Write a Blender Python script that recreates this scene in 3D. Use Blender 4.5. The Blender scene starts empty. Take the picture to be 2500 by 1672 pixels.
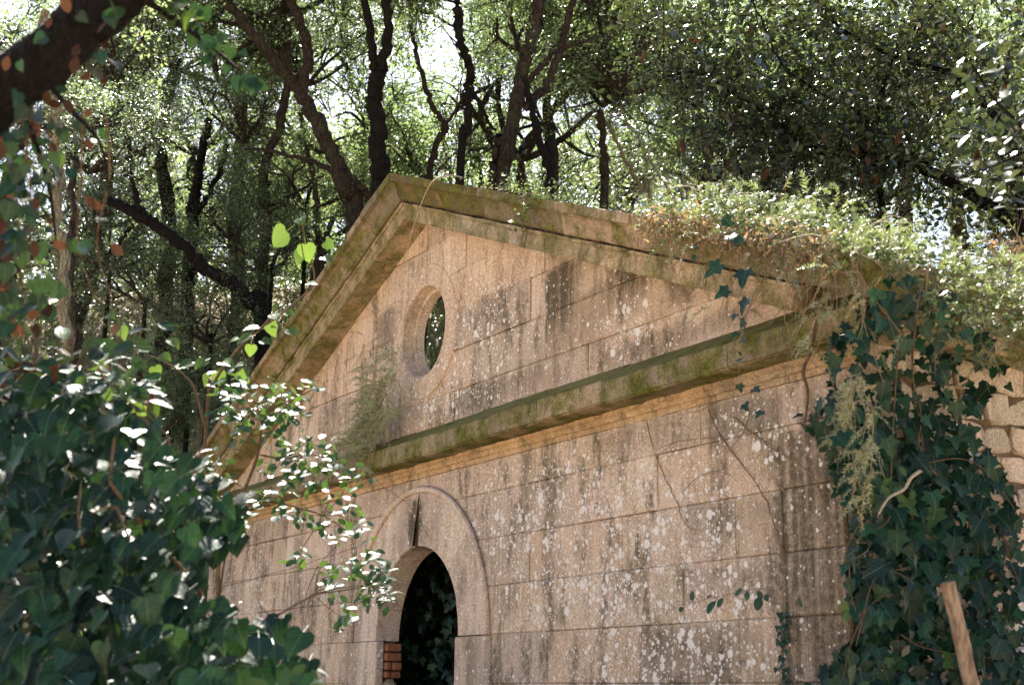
import bpy, bmesh, math, random
import numpy as np
from mathutils import Vector, Matrix

rng = np.random.default_rng(7)
random.seed(7)
SC = bpy.context.scene
COL = SC.collection

# ------------------------------------------------------------------ camera
F_PX, YAW, PIT, ROLL = 3561.185, math.radians(-59.571552), math.radians(13.637066), math.radians(0.784058)
CAM = np.array([10.73556, -5.44913, -0.446063])
FW = np.array([math.sin(YAW) * math.cos(PIT), math.cos(YAW) * math.cos(PIT), math.sin(PIT)])
_r = np.array([math.cos(YAW), -math.sin(YAW), 0.0])
_u = np.cross(_r, FW)
RT = _r * math.cos(ROLL) + _u * math.sin(ROLL)
UP = -_r * math.sin(ROLL) + _u * math.cos(ROLL)
cam_data = bpy.data.cameras.new('camera')
cam = bpy.data.objects.new('camera', cam_data)
COL.objects.link(cam)
cam_data.sensor_width = 36.0
cam_data.lens = F_PX / 2500 * 36
cam_data.clip_start = 0.1
cam_data.clip_end = 500
cam_data.dof.use_dof = True
cam_data.dof.focus_distance = 12.0
cam_data.dof.aperture_fstop = 3.6
cam.matrix_world = Matrix(((RT[0], UP[0], -FW[0], CAM[0]), (RT[1], UP[1], -FW[1], CAM[1]),
                           (RT[2], UP[2], -FW[2], CAM[2]), (0, 0, 0, 1)))
SC.camera = cam

# ------------------------------------------------------------------ world, sun, exposure
SUN_EL, SUN_AZ = math.radians(52), math.radians(-68)      # azimuth measured from +Y towards +X
SUN = np.array([math.sin(SUN_AZ) * math.cos(SUN_EL), math.cos(SUN_AZ) * math.cos(SUN_EL), math.sin(SUN_EL)])
world = bpy.data.worlds.new('World')
SC.world = world
world.use_nodes = True
wn = world.node_tree
sky = wn.nodes.new('ShaderNodeTexSky')
sky.sky_type = 'NISHITA'
sky.sun_disc = False
sky.sun_elevation = SUN_EL
sky.sun_rotation = SUN_AZ
sky.air_density = 1.0
sky.dust_density = 2.0
wn.links.new(sky.outputs[0], wn.nodes['Background'].inputs[0])
wn.nodes['Background'].inputs[1].default_value = 0.05
sun_data = bpy.data.lights.new('sun', 'SUN')
sun_data.energy = 5.0
sun_data.angle = math.radians(0.53)
sun_data.color = (1.0, 0.93, 0.82)
sun = bpy.data.objects.new('sun', sun_data)
COL.objects.link(sun)
sun.rotation_euler = Vector(SUN).to_track_quat('Z', 'Y').to_euler()
SC.view_settings.view_transform = 'Standard'
SC.view_settings.look = 'None'
SC.view_settings.exposure = 2.48
SC.view_settings.gamma = 1.0
SC.cycles.max_bounces = 3
SC.cycles.diffuse_bounces = 3
SC.cycles.glossy_bounces = 2
SC.cycles.transmission_bounces = 2
SC.cycles.transparent_max_bounces = 4

GZ = -1.95          # ground in front of the chapel (springing line of the door arch is z = 0)


def ray(x, y):
    return FW * F_PX + RT * (x - 1250) - UP * (y - 836)


def at(x, y, d):
    """point at distance d (metres along the optical axis) behind pixel x, y of the full photograph"""
    return CAM + ray(x, y) / F_PX * d


K = 2500 / 2345.0


def dat(x, y, d):
    return at(x * K, y * K, d)


def onY(x, y, Y=0.0):
    r = ray(x * K, y * K)
    return CAM + r * ((Y - CAM[1]) / r[1])


def onX(x, y, X):
    r = ray(x * K, y * K)
    return CAM + r * ((X - CAM[0]) / r[0])


# ------------------------------------------------------------------ node helper
class NT:
    def __init__(self, name):
        self.m = bpy.data.materials.new(name)
        self.m.use_nodes = True
        self.t = self.m.node_tree
        self.t.nodes.clear()
        self.out = self.t.nodes.new('ShaderNodeOutputMaterial')

    def node(self, typ, **kw):
        n = self.t.nodes.new(typ)
        for k, v in kw.items():
            setattr(n, k, v)
        return n

    def set(self, sock, v):
        if isinstance(v, bpy.types.NodeSocket):
            self.t.links.new(v, sock)
        elif v is not None:
            if hasattr(sock.default_value, '__len__') and not hasattr(v, '__len__'):
                v = (v,) * len(sock.default_value)
            elif hasattr(v, '__len__') and len(sock.default_value) == 4 and len(v) == 3:
                v = (*v, 1)
            sock.default_value = v

    def pos(self):
        return self.node('ShaderNodeNewGeometry').outputs['Position']

    def scl(self, v, s):
        n = self.node('ShaderNodeVectorMath', operation='MULTIPLY')
        self.set(n.inputs[0], v)
        n.inputs[1].default_value = s
        return n.outputs[0]

    def vadd(self, a, b):
        n = self.node('ShaderNodeVectorMath', operation='ADD')
        self.set(n.inputs[0], a)
        self.set(n.inputs[1], b)
        return n.outputs[0]

    def noise(self, v, scale, detail=4, rough=0.55, out=0):
        n = self.node('ShaderNodeTexNoise')
        self.set(n.inputs['Vector'], v)
        n.inputs['Scale'].default_value = scale
        n.inputs['Detail'].default_value = detail
        n.inputs['Roughness'].default_value = rough
        return n.outputs[out]

    def voro(self, v, scale, feature='F1', out='Distance', rand=1.0):
        n = self.node('ShaderNodeTexVoronoi', feature=feature)
        self.set(n.inputs['Vector'], v)
        n.inputs['Scale'].default_value = scale
        n.inputs['Randomness'].default_value = rand
        return n.outputs[out]

    def ramp(self, fac, a, b, lo=0.0, hi=1.0):
        n = self.node('ShaderNodeMapRange', interpolation_type='SMOOTHSTEP')
        self.set(n.inputs[0], fac)
        for i, v in enumerate((a, b, lo, hi)):
            self.set(n.inputs[1 + i], v)
        return n.outputs[0]

    def math(self, op, a, b=None, c=None):
        n = self.node('ShaderNodeMath', operation=op)
        for i, v in enumerate((a, b, c)):
            if v is not None:
                self.set(n.inputs[i], v)
        return n.outputs[0]

    def mix(self, fac, a, b, blend='MIX'):
        n = self.node('ShaderNodeMix', data_type='RGBA', blend_type=blend)
        self.set(n.inputs[0], fac)
        self.set(n.inputs[6], a)
        self.set(n.inputs[7], b)
        return n.outputs[2]

    def sep(self, v):
        n = self.node('ShaderNodeSeparateXYZ')
        self.set(n.inputs[0], v)
        return n.outputs

    def bump(self, h, strength=0.5, dist=0.01, normal=None):
        n = self.node('ShaderNodeBump')
        n.inputs['Strength'].default_value = strength
        n.inputs['Distance'].default_value = dist
        self.set(n.inputs['Height'], h)
        if normal is not None:
            self.set(n.inputs['Normal'], normal)
        return n.outputs[0]

    def principled(self, col, rough=0.8, normal=None, spec=0.3):
        n = self.node('ShaderNodeBsdfPrincipled')
        self.set(n.inputs['Base Color'], col)
        self.set(n.inputs['Roughness'], rough)
        n.inputs['Specular IOR Level'].default_value = spec
        if normal is not None:
            self.set(n.inputs['Normal'], normal)
        return n

    def finish(self, shader):
        self.t.links.new(shader.outputs[0], self.out.inputs[0])
        return self.m


# stain and painted shade marks on the facade: (x0, x1, z0, z1, strength) in metres on the wall
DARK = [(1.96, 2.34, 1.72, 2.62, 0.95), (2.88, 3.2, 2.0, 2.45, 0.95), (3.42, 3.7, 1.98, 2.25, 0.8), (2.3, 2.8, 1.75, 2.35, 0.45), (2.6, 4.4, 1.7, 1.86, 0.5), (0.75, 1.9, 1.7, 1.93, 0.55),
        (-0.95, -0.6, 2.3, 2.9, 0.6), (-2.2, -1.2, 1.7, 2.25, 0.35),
        (1.62, 1.76, 0.72, 1.3, 0.55), (1.28, 1.62, 0.02, 0.36, 0.45), (4.45, 5.3, -1.9, 1.05, 0.8), (3.9, 4.5, 0.7, 1.28, 0.5), (2.6, 3.5, 1.07, 1.29, 0.3), (4.0, 4.46, -0.7, 0.0, 0.25), (-1.35, -1.12, -1.2, 0.7, 0.5),  # marks towards the right corner also paint in the darkening of tree shade
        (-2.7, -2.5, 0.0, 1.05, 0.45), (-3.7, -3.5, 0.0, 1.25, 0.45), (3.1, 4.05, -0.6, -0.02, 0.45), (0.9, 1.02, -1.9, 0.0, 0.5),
        (3.6, 4.4, 0.36, 0.7, 0.35), (-0.14, 0.012, 0.70, 1.0, 1.3), (-0.07, 0.012, 0.9, 1.12, 1.2), (3.55, 4.4, 0.03, 0.34, 0.4)]  # the two arch crown marks paint the shadow of its broken, recessed joint
LICH = [(3.3, -0.5, 1.2, 0.6, 0.9), (2.6, 0.55, 1.3, 0.55, 0.8), (2.1, 0.86, 0.75, 0.3, 1.0), (2.75, 0.3, 0.6, 0.45, 1.0), (3.4, 0.2, 0.9, 0.5, 0.8), (1.4, 0.9, 0.5, 0.4, 0.55), (3.6, 0.75, 0.6, 0.3, 0.7),
        (1.0, 2.3, 0.5, 0.5, 0.55), (2.9, 1.95, 0.35, 0.2, 0.9), (-3.6, 0.5, 0.3, 0.6, 0.5), (3.6, -0.4, 0.6, 0.35, 0.7), (0.3, 2.0, 0.6, 0.25, 0.7),
        (-0.9, 2.0, 0.6, 0.2, 0.5), (2.0, 0.15, 0.35, 0.2, 0.7), (4.2, 1.0, 0.5, 0.3, 0.5)]


def stone_mat(name, base1, base2, moss=0.0, stains_and_shade=True, dark=0.5, ochre=0.25, streaks=1.0):
    N = NT(name)
    p = N.pos()
    wob = N.scl(N.vadd(N.noise(p, 7, 3, 0.6, 1), (-0.5, -0.5, -0.5)), (0.16, 0.16, 0.22))
    pw = N.vadd(p, wob)
    large = N.noise(N.scl(p, (1, 1, 0.6)), 1.7, 5, 0.6)
    streak = N.noise(N.scl(p, (9, 9, 0.7)), 1.0, 4, 0.6)
    grain = N.noise(p, 75, 3, 0.7)
    mott = N.noise(p, 14, 5, 0.65)
    col = N.mix(N.ramp(large, 0.35, 0.66), base1, base2)
    pink = N.ramp(N.noise(N.scl(p, (1.2, 1.2, 0.8)), 2.6, 4, 0.6), 0.48, 0.62)
    col = N.mix(N.math('MULTIPLY', pink, 0.5), col, tuple(min(0.75, c * k) for c, k in zip(base1, (1.02, 0.97, 1.12))))
    col = N.mix(N.math('MULTIPLY', N.ramp(streak, 0.5, 0.74), 0.6 * streaks), col, tuple(c * 0.45 for c in base2))
    col = N.mix(N.math('MULTIPLY', N.ramp(N.noise(N.scl(p, (6, 6, 0.5)), 2.3, 4, 0.6), 0.54, 0.72), 0.55 * streaks), col,
                tuple(min(0.8, c * 1.25 + 0.05) for c in base1))
    col = N.mix(N.math('MULTIPLY', N.ramp(N.noise(N.scl(p, (1.5, 1.5, 1.0)), 3.1, 4), 0.54, 0.7), ochre), col, (0.42, 0.22, 0.075))
    oi = N.node('ShaderNodeObjectInfo')
    col = N.mix(N.math('MULTIPLY', oi.outputs['Random'], 0.6), col, (0.34, 0.28, 0.22))
    col = N.mix(N.math('MULTIPLY', N.ramp(N.math('FRACT', N.math('MULTIPLY', oi.outputs['Random'], 7.3)), 0.55, 0.9), 0.35), col, (0.66, 0.45, 0.30))
    grime = N.noise(N.scl(p, (2.8, 2.8, 1.0)), 1.5, 8, 0.72)
    fine = N.math('MULTIPLY_ADD', N.ramp(N.noise(p, 19, 5, 0.7), 0.33, 0.62), 0.65, 0.35)
    col = N.mix(N.math('MULTIPLY', N.math('MULTIPLY', N.ramp(grime, 0.47, 0.62), dark * 0.9), fine), col, (0.10, 0.083, 0.055))
    if stains_and_shade:
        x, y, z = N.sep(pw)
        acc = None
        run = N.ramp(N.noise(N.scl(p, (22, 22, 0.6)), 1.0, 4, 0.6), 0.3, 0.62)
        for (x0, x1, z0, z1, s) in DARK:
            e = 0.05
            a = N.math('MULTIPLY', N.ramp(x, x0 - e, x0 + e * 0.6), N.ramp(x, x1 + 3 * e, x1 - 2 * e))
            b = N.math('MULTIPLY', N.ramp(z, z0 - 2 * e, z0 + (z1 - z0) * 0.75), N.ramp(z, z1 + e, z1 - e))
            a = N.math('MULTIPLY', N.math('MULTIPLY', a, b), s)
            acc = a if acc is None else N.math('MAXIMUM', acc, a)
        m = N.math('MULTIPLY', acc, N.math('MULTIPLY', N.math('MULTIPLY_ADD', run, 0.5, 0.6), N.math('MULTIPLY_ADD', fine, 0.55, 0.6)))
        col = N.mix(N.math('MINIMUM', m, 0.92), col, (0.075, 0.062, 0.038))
        # white lichen: crowded small discs in colonies, a thin scatter everywhere
        acc = None
        x2, y2, z2 = N.sep(N.vadd(p, N.scl(wob, (2, 2, 2))))
        for (cx, cz, rx, rz, s) in LICH:
            dx = N.math('DIVIDE', N.math('SUBTRACT', x2, cx), rx)
            dz = N.math('DIVIDE', N.math('SUBTRACT', z2, cz), rz)
            r2 = N.math('ADD', N.math('MULTIPLY', dx, dx), N.math('MULTIPLY', dz, dz))
            a = N.ramp(r2, 1.6, 0.0, 0.0, s)
            acc = a if acc is None else N.math('MAXIMUM', acc, a)
        acc = N.math('MULTIPLY', acc, N.ramp(N.noise(p, 4.5, 4, 0.6), 0.34, 0.62))
        acc = N.math('MULTIPLY_ADD', acc, 1.0, N.math('MULTIPLY', N.ramp(N.noise(p, 1.3, 3), 0.45, 0.65), 0.05))
        edge = N.vadd(p, N.scl(N.vadd(N.noise(p, 70, 3, 0.6, 1), (-0.5, -0.5, -0.5)), (0.022, 0.022, 0.022)))
        lich = None
        for sc, th, rare in ((11, 0.33, 0.56), (20, 0.36, 0.46), (44, 0.38, 0.42)):
            vn = N.node('ShaderNodeTexVoronoi')
            N.set(vn.inputs['Vector'], edge)
            vn.inputs['Scale'].default_value = sc
            cs = N.sep(vn.outputs['Color'])[0]
            keep = N.ramp(N.math('ADD', cs, N.math('MULTIPLY', acc, 0.75)), rare + 0.34, rare + 0.62)
            t = N.math('MULTIPLY', keep, N.math('MULTIPLY_ADD', cs, th * 0.6, th * 0.6))
            a = N.math('MULTIPLY', N.ramp(N.math('SUBTRACT', t, vn.outputs['Distance']), -0.03, 0.07), N.ramp(t, 0.03, 0.08))
            lich = a if lich is None else N.math('MAXIMUM', lich, a)
        lich = N.math('MULTIPLY', lich, N.math('MULTIPLY_ADD', mott, 0.8, 0.6))
        col = N.mix(N.math('MINIMUM', lich, 0.9), col, (0.80, 0.73, 0.66))
        mott = N.math('ADD', mott, N.math('MULTIPLY', lich, 0.5))
    if moss > 0:
        nz = N.sep(N.node('ShaderNodeNewGeometry').outputs['Normal'])[2]
        mm = N.math('MULTIPLY', N.ramp(N.noise(N.scl(p, (1, 1, 1)), 4.0, 6, 0.7), 0.38, 0.62), moss)
        mm = N.math('MAXIMUM', mm, N.math('MULTIPLY', N.ramp(nz, 0.25, 0.8), N.math('MULTIPLY', mott, 1.5 * moss)))
        col = N.mix(N.math('MINIMUM', mm, 1), col, N.mix(N.ramp(mott, 0.35, 0.65), (0.055, 0.055, 0.006), (0.135, 0.135, 0.024)))
    # film-fine salt and pepper of the sandy surface
    col = N.mix(0.55, col, N.mix(N.ramp(grain, 0.3, 0.7), (0.25, 0.25, 0.25), (1.0, 1.0, 1.0)), 'OVERLAY')
    pits = N.ramp(N.voro(p, 24), 0.06, 0.16)
    h = N.math('ADD', N.math('MULTIPLY', grain, 0.25), N.math('ADD', N.math('MULTIPLY', mott, 0.8), N.math('MULTIPLY', pits, 0.12)))
    nrm = N.bump(h, 0.7, 0.012)
    return N.finish(N.principled(col, 0.92, nrm, 0.15))


def leaf_mat(name, cols, trans_col, rough=0.4, trans=0.3, spec=0.5, island=True, veins=False, dead=0.0):
    N = NT(name)
    if island:
        r = N.node('ShaderNodeNewGeometry').outputs['Random Per Island']
    else:
        r = N.node('ShaderNodeObjectInfo').outputs['Random']
    cr = N.node('ShaderNodeValToRGB')
    el = cr.color_ramp.elements
    while len(el) < len(cols):
        el.new(0.5)
    for i, c in enumerate(cols):
        el[i].position = i / max(1, len(cols) - 1)
        el[i].color = (*c, 1)
    N.set(cr.inputs[0], r)
    col = cr.outputs[0]
    nrm = None
    if veins:
        p = N.pos()
        col = N.mix(N.math('MULTIPLY', N.ramp(N.noise(p, 45, 3), 0.4, 0.7), 0.4), col, tuple(c * 0.45 for c in cols[0]))
        uv = N.node('ShaderNodeUVMap').outputs[0]
        u, v, _ = N.sep(uv)
        ax = N.math('ABSOLUTE', u)
        mid = N.ramp(ax, 0.028, 0.006)
        ang = N.math('SUBTRACT', v, N.math('MULTIPLY', ax, 0.9))
        side = N.ramp(N.math('ABSOLUTE', N.math('SUBTRACT', N.math('FRACT', N.math('MULTIPLY', ang, 4.5)), 0.5)), 0.07, 0.02)
        vein = N.math('MAXIMUM', mid, N.math('MULTIPLY', side, 0.55))
        col = N.mix(N.math('MULTIPLY', vein, 0.4), col, (0.16, 0.22, 0.10))
        nrm = N.bump(N.math('ADD', N.math('MULTIPLY', vein, -0.6), N.noise(p, 55, 2)), 0.35, 0.004)
    df = N.node('ShaderNodeBsdfDiffuse')
    N.set(df.inputs[0], col)
    gl = N.node('ShaderNodeBsdfAnisotropic')
    gl.inputs['Roughness'].default_value = rough
    fr = N.node('ShaderNodeFresnel')
    fr.inputs[0].default_value = 1.45
    tr = N.node('ShaderNodeBsdfTranslucent')
    tcol = N.mix(N.math('MULTIPLY', r, 0.6), trans_col, tuple(c * 0.55 for c in trans_col))
    N.set(tr.inputs[0], tcol)
    if nrm is not None:
        for nd in (df, gl):
            N.set(nd.inputs['Normal'], nrm)
    m1 = N.node('ShaderNodeMixShader')
    m1.inputs[0].default_value = trans
    N.t.links.new(df.outputs[0], m1.inputs[1])
    N.t.links.new(tr.outputs[0], m1.inputs[2])
    mx = N.node('ShaderNodeMixShader')
    N.set(mx.inputs[0], N.math('MINIMUM', N.math('MULTIPLY', fr.outputs[0], spec), 0.2))
    N.t.links.new(m1.outputs[0], mx.inputs[1])
    N.t.links.new(gl.outputs[0], mx.inputs[2])
    return N.finish(mx)


def bark_mat(name, c1, c2, moss=0.2):
    N = NT(name)
    p = N.pos()
    s = N.noise(N.scl(p, (1, 1, 0.25)), 38, 5, 0.7)
    col = N.mix(N.ramp(s, 0.35, 0.65), c1, c2)
    col = N.mix(N.math('MULTIPLY', N.ramp(N.noise(p, 5, 4), 0.5, 0.68), moss), col, (0.10, 0.11, 0.05))
    crack = N.voro(N.scl(p, (1, 1, 0.3)), 34, 'DISTANCE_TO_EDGE')
    h = N.math('ADD', N.ramp(crack, 0.0, 0.25), N.math('MULTIPLY', s, 0.6))
    return N.finish(N.principled(col, 0.9, N.bump(h, 0.9, 0.02), 0.2))


def plain_mat(name, c1, c2, scale=12, rough=0.9, bump=0.4):
    N = NT(name)
    p = N.pos()
    s = N.noise(N.scl(p, (1, 1, 0.25 if 'wood' in name else 1)), scale, 6, 0.65)
    return N.finish(N.principled(N.mix(N.ramp(s, 0.35, 0.65), c1, c2), rough, N.bump(s, bump, 0.02), 0.2))


M = {}
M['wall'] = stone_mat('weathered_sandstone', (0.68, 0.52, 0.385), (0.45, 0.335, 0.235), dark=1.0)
M['ring'] = stone_mat('arch_sandstone', (0.66, 0.515, 0.395), (0.53, 0.40, 0.295), dark=0.6, stains_and_shade=True)
M['moss'] = stone_mat('mossy_cornice_stone', (0.135, 0.098, 0.045), (0.078, 0.058, 0.024), moss=0.9, stains_and_shade=False, dark=0.7, ochre=0.5)
M['corona'] = stone_mat('lichened_cornice_stone', (0.40, 0.315, 0.19), (0.25, 0.195, 0.10), moss=0.75, stains_and_shade=False, dark=0.9, ochre=0.35)
M['face'] = stone_mat('mossy_face_stone', (0.26, 0.205, 0.12), (0.15, 0.12, 0.06), moss=0.95, stains_and_shade=False, dark=0.7, ochre=0.3)
M['band'] = stone_mat('ochre_band_stone', (0.60, 0.41, 0.22), (0.44, 0.29, 0.15), moss=0.12, stains_and_shade=False, dark=0.8, ochre=0.5, streaks=0.7)
M['rubble'] = stone_mat('rubble_stone', (0.6, 0.54, 0.46), (0.34, 0.27, 0.19), moss=0.15, stains_and_shade=False, dark=0.6)
M['mortar'] = plain_mat('earthy_mortar', (0.16, 0.11, 0.06), (0.07, 0.05, 0.03), 9)
M['core'] = plain_mat('joint_mortar', (0.36, 0.27, 0.19), (0.07, 0.05, 0.035), 7)
M['brick'] = plain_mat('old_brick', (0.38, 0.16, 0.08), (0.24, 0.11, 0.06), 26)
M['inner'] = plain_mat('inner_plaster', (0.32, 0.27, 0.21), (0.16, 0.135, 0.10), 5)
M['bark'] = bark_mat('dark_oak_bark', (0.018, 0.0135, 0.01), (0.06, 0.045, 0.035))
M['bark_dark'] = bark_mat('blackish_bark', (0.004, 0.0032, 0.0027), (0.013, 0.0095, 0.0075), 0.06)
M['bark_pale'] = bark_mat('pale_bark', (0.17, 0.15, 0.10), (0.30, 0.27, 0.19), 0.4)
M['twig'] = plain_mat('dry_twig', (0.34, 0.23, 0.14), (0.2, 0.125, 0.07), 60)
M['twig_pale'] = plain_mat('bleached_stem', (0.52, 0.43, 0.32), (0.36, 0.28, 0.19), 60)
M['stem'] = plain_mat('ivy_stem', (0.16, 0.105, 0.06), (0.085, 0.055, 0.03), 60)
M['wood'] = plain_mat('weathered_post_wood', (0.42, 0.30, 0.2), (0.2, 0.125, 0.08), 30)
M['oak'] = leaf_mat('oak_leaf', [(0.010, 0.026, 0.015), (0.02, 0.042, 0.02), (0.042, 0.062, 0.028), (0.022, 0.046, 0.034)], (0.31, 0.43, 0.14), 0.26, 0.44, 1.8)
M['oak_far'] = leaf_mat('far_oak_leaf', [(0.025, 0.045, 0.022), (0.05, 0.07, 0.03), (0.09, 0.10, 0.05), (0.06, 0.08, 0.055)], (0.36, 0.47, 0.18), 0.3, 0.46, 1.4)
M['oak_near'] = leaf_mat('near_oak_leaf', [(0.007, 0.017, 0.010), (0.012, 0.026, 0.012), (0.028, 0.042, 0.012), (0.009, 0.022, 0.018)], (0.16, 0.2, 0.05), 0.36, 0.12, 0.6)
M['oak_near_o'] = leaf_mat('near_oak_leaf_single', [(0.007, 0.017, 0.010), (0.012, 0.026, 0.012), (0.028, 0.042, 0.012), (0.009, 0.022, 0.018)], (0.16, 0.2, 0.05), 0.36, 0.12, 0.6, island=False)
M['dead'] = leaf_mat('dead_leaf', [(0.04, 0.02, 0.012), (0.085, 0.036, 0.019), (0.03, 0.016, 0.011)], (0.12, 0.05, 0.022), 0.55, 0.14, 0.3, island=False)
M['dead_i'] = leaf_mat('dead_leaf_mass', [(0.22, 0.09, 0.035), (0.32, 0.16, 0.075), (0.15, 0.065, 0.03)], (0.45, 0.2, 0.07), 0.6, 0.3, 0.3)
IVY = [(0.002, 0.013, 0.009), (0.004, 0.026, 0.017), (0.016, 0.064, 0.024), (0.004, 0.028, 0.022)]
M['ivy'] = leaf_mat('ivy_leaf', IVY, (0.08, 0.2, 0.03), 0.42, 0.07, 0.8, island=False, veins=True)
M['ivy_i'] = leaf_mat('ivy_leaf_mass', IVY, (0.08, 0.17, 0.03), 0.4, 0.06, 0.6)
M['shrub'] = leaf_mat('shrub_leaf', [(0.008, 0.045, 0.026), (0.013, 0.06, 0.03), (0.02, 0.08, 0.03)], (0.2, 0.36, 0.03), 0.44, 0.16, 0.9, island=False, veins=True)
M['shrub_i'] = leaf_mat('shrub_leaf_mass', [(0.008, 0.045, 0.026), (0.013, 0.06, 0.03), (0.02, 0.08, 0.03)], (0.2, 0.36, 0.03), 0.44, 0.16, 0.9)
M['lime'] = leaf_mat('bright_green_leaf', [(0.03, 0.085, 0.015), (0.05, 0.11, 0.02), (0.025, 0.075, 0.022)], (0.22, 0.34, 0.05), 0.38, 0.26, 0.7, island=False, veins=True)
M['lime_i'] = leaf_mat('bright_green_leaf_mass', [(0.04, 0.085, 0.03), (0.09, 0.14, 0.05), (0.16, 0.16, 0.09)], (0.26, 0.32, 0.10), 0.4, 0.25, 0.5)
M['feather'] = leaf_mat('feathery_leaf', [(0.06, 0.13, 0.04), (0.14, 0.22, 0.08), (0.38, 0.37, 0.22), (0.05, 0.11, 0.05)], (0.36, 0.46, 0.14), 0.42, 0.3, 1.0)
M['feather_pale'] = leaf_mat('pale_feathery_leaf', [(0.28, 0.36, 0.15), (0.45, 0.50, 0.25), (0.62, 0.60, 0.40), (0.18, 0.27, 0.10)], (0.4, 0.42, 0.22), 0.5, 0.25, 0.4)
M['dry'] = leaf_mat('dry_creeper_leaf', [(0.36, 0.24, 0.15), (0.46, 0.33, 0.22), (0.2, 0.2, 0.07), (0.3, 0.17, 0.10)], (0.5, 0.32, 0.15), 0.6, 0.35, 0.3)
M['under'] = leaf_mat('undergrowth_leaf', [(0.02, 0.05, 0.028), (0.05, 0.085, 0.035), (0.11, 0.14, 0.06), (0.035, 0.07, 0.05)], (0.26, 0.36, 0.08), 0.3, 0.3, 1.4)
M['grass'] = leaf_mat('wood_grass', [(0.05, 0.09, 0.035), (0.09, 0.13, 0.05), (0.16, 0.16, 0.08)], (0.25, 0.32, 0.09), 0.5, 0.3, 0.4)


# ------------------------------------------------------------------ object helpers
def tag(o, label=None, cat=None, group=None, kind=None):
    if label:
        o['label'] = label
    if cat:
        o['category'] = cat
    if group:
        o['group'] = group
    if kind:
        o['kind'] = kind
    return o


def put(o, parent):
    COL.objects.link(o)
    if parent is not None:
        o.parent = parent
        if parent.type == 'EMPTY':
            o.matrix_parent_inverse = Matrix.Translation(-Vector(parent.location))
    return o


def thing(name, label, cat, loc, group=None):
    o = bpy.data.objects.new(name, None)
    o.empty_display_size = 0.2
    COL.objects.link(o)
    o.location = [float(v) for v in loc]
    return tag(o, label, cat, group)


def mesh_data(name, V, Fc, mat, smooth=False, uv=None):
    me = bpy.data.meshes.new(name)
    me.from_pydata([tuple(map(float, v)) for v in V], [], [tuple(int(i) for i in f) for f in Fc])
    if uv is not None:
        l = me.uv_layers.new(name='UVMap')
        idx = np.zeros(len(me.loops), np.int32)
        me.loops.foreach_get('vertex_index', idx)
        l.data.foreach_set('uv', np.asarray(uv, np.float32)[idx].ravel())
    if smooth:
        me.polygons.foreach_set('use_smooth', np.ones(len(me.polygons), bool))
    me.materials.append(M[mat] if isinstance(mat, str) else mat)
    me.update()
    return me


def obj(name, V, Fc, mat, parent=None, smooth=False, kind=None):
    o = bpy.data.objects.new(name, mesh_data(name, V, Fc, mat, smooth))
    put(o, parent)
    if kind:
        o['kind'] = kind
    return o


def fast_mesh(name, V, Fc, mat, smooth=False):
    """V (n,3), Fc (m,k) arrays of equal-size polygons"""
    V = np.asarray(V, np.float32)
    Fc = np.asarray(Fc, np.int32)
    me = bpy.data.meshes.new(name)
    me.vertices.add(len(V))
    me.vertices.foreach_set('co', V.ravel())
    k = Fc.shape[1]
    me.loops.add(Fc.size)
    me.loops.foreach_set('vertex_index', Fc.ravel())
    me.polygons.add(len(Fc))
    me.polygons.foreach_set('loop_start', np.arange(0, Fc.size, k, dtype=np.int32))
    if smooth:
        me.polygons.foreach_set('use_smooth', np.ones(len(Fc), bool))
    me.materials.append(M[mat])
    me.update(calc_edges=True)
    return me


def fast_obj(name, V, Fc, mat, parent=None, smooth=False, kind=None):
    o = bpy.data.objects.new(name, fast_mesh(name, V, Fc, mat, smooth))
    put(o, parent)
    if kind:
        o['kind'] = kind
    return o


def box_geo(x0, x1, y0, y1, z0, z1):
    V = [(x, y, z) for z in (z0, z1) for y in (y0, y1) for x in (x0, x1)]
    return V, [(0, 2, 3, 1), (4, 5, 7, 6), (0, 1, 5, 4), (2, 6, 7, 3), (0, 4, 6, 2), (1, 3, 7, 5)]


def chamfer_box(x0, x1, y0, y1, z0, z1, c=0.006):
    """box with its six faces inset and the edges chamfered"""
    bm = bmesh.new()
    bmesh.ops.create_cube(bm, size=1.0)
    for v in bm.verts:
        v.co = Vector(((x0 + x1) / 2 + v.co.x * (x1 - x0), (y0 + y1) / 2 + v.co.y * (y1 - y0), (z0 + z1) / 2 + v.co.z * (z1 - z0)))
    bmesh.ops.bevel(bm, geom=bm.edges[:], offset=c, segments=1, affect='EDGES', clamp_overlap=True)
    V = [v.co[:] for v in bm.verts]
    bm.verts.index_update()
    Fc = [[v.index for v in f.verts] for f in bm.faces]
    bm.free()
    return V, Fc


def catmull(P, n=6):
    P = np.asarray(P, float)
    if len(P) < 3:
        return np.array([P[0] + (P[-1] - P[0]) * t for t in np.linspace(0, 1, n + 1)])
    Q = np.vstack([2 * P[0] - P[1], P, 2 * P[-1] - P[-2]])
    out = []
    for i in range(1, len(Q) - 2):
        for t in np.arange(n) / n:
            a, b, c, d = Q[i - 1:i + 3]
            out.append(0.5 * (2 * b + (c - a) * t + (2 * a - 5 * b + 4 * c - d) * t * t + (3 * b - 3 * c + d - a) * t ** 3))
    out.append(P[-1])
    return np.array(out)


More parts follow.
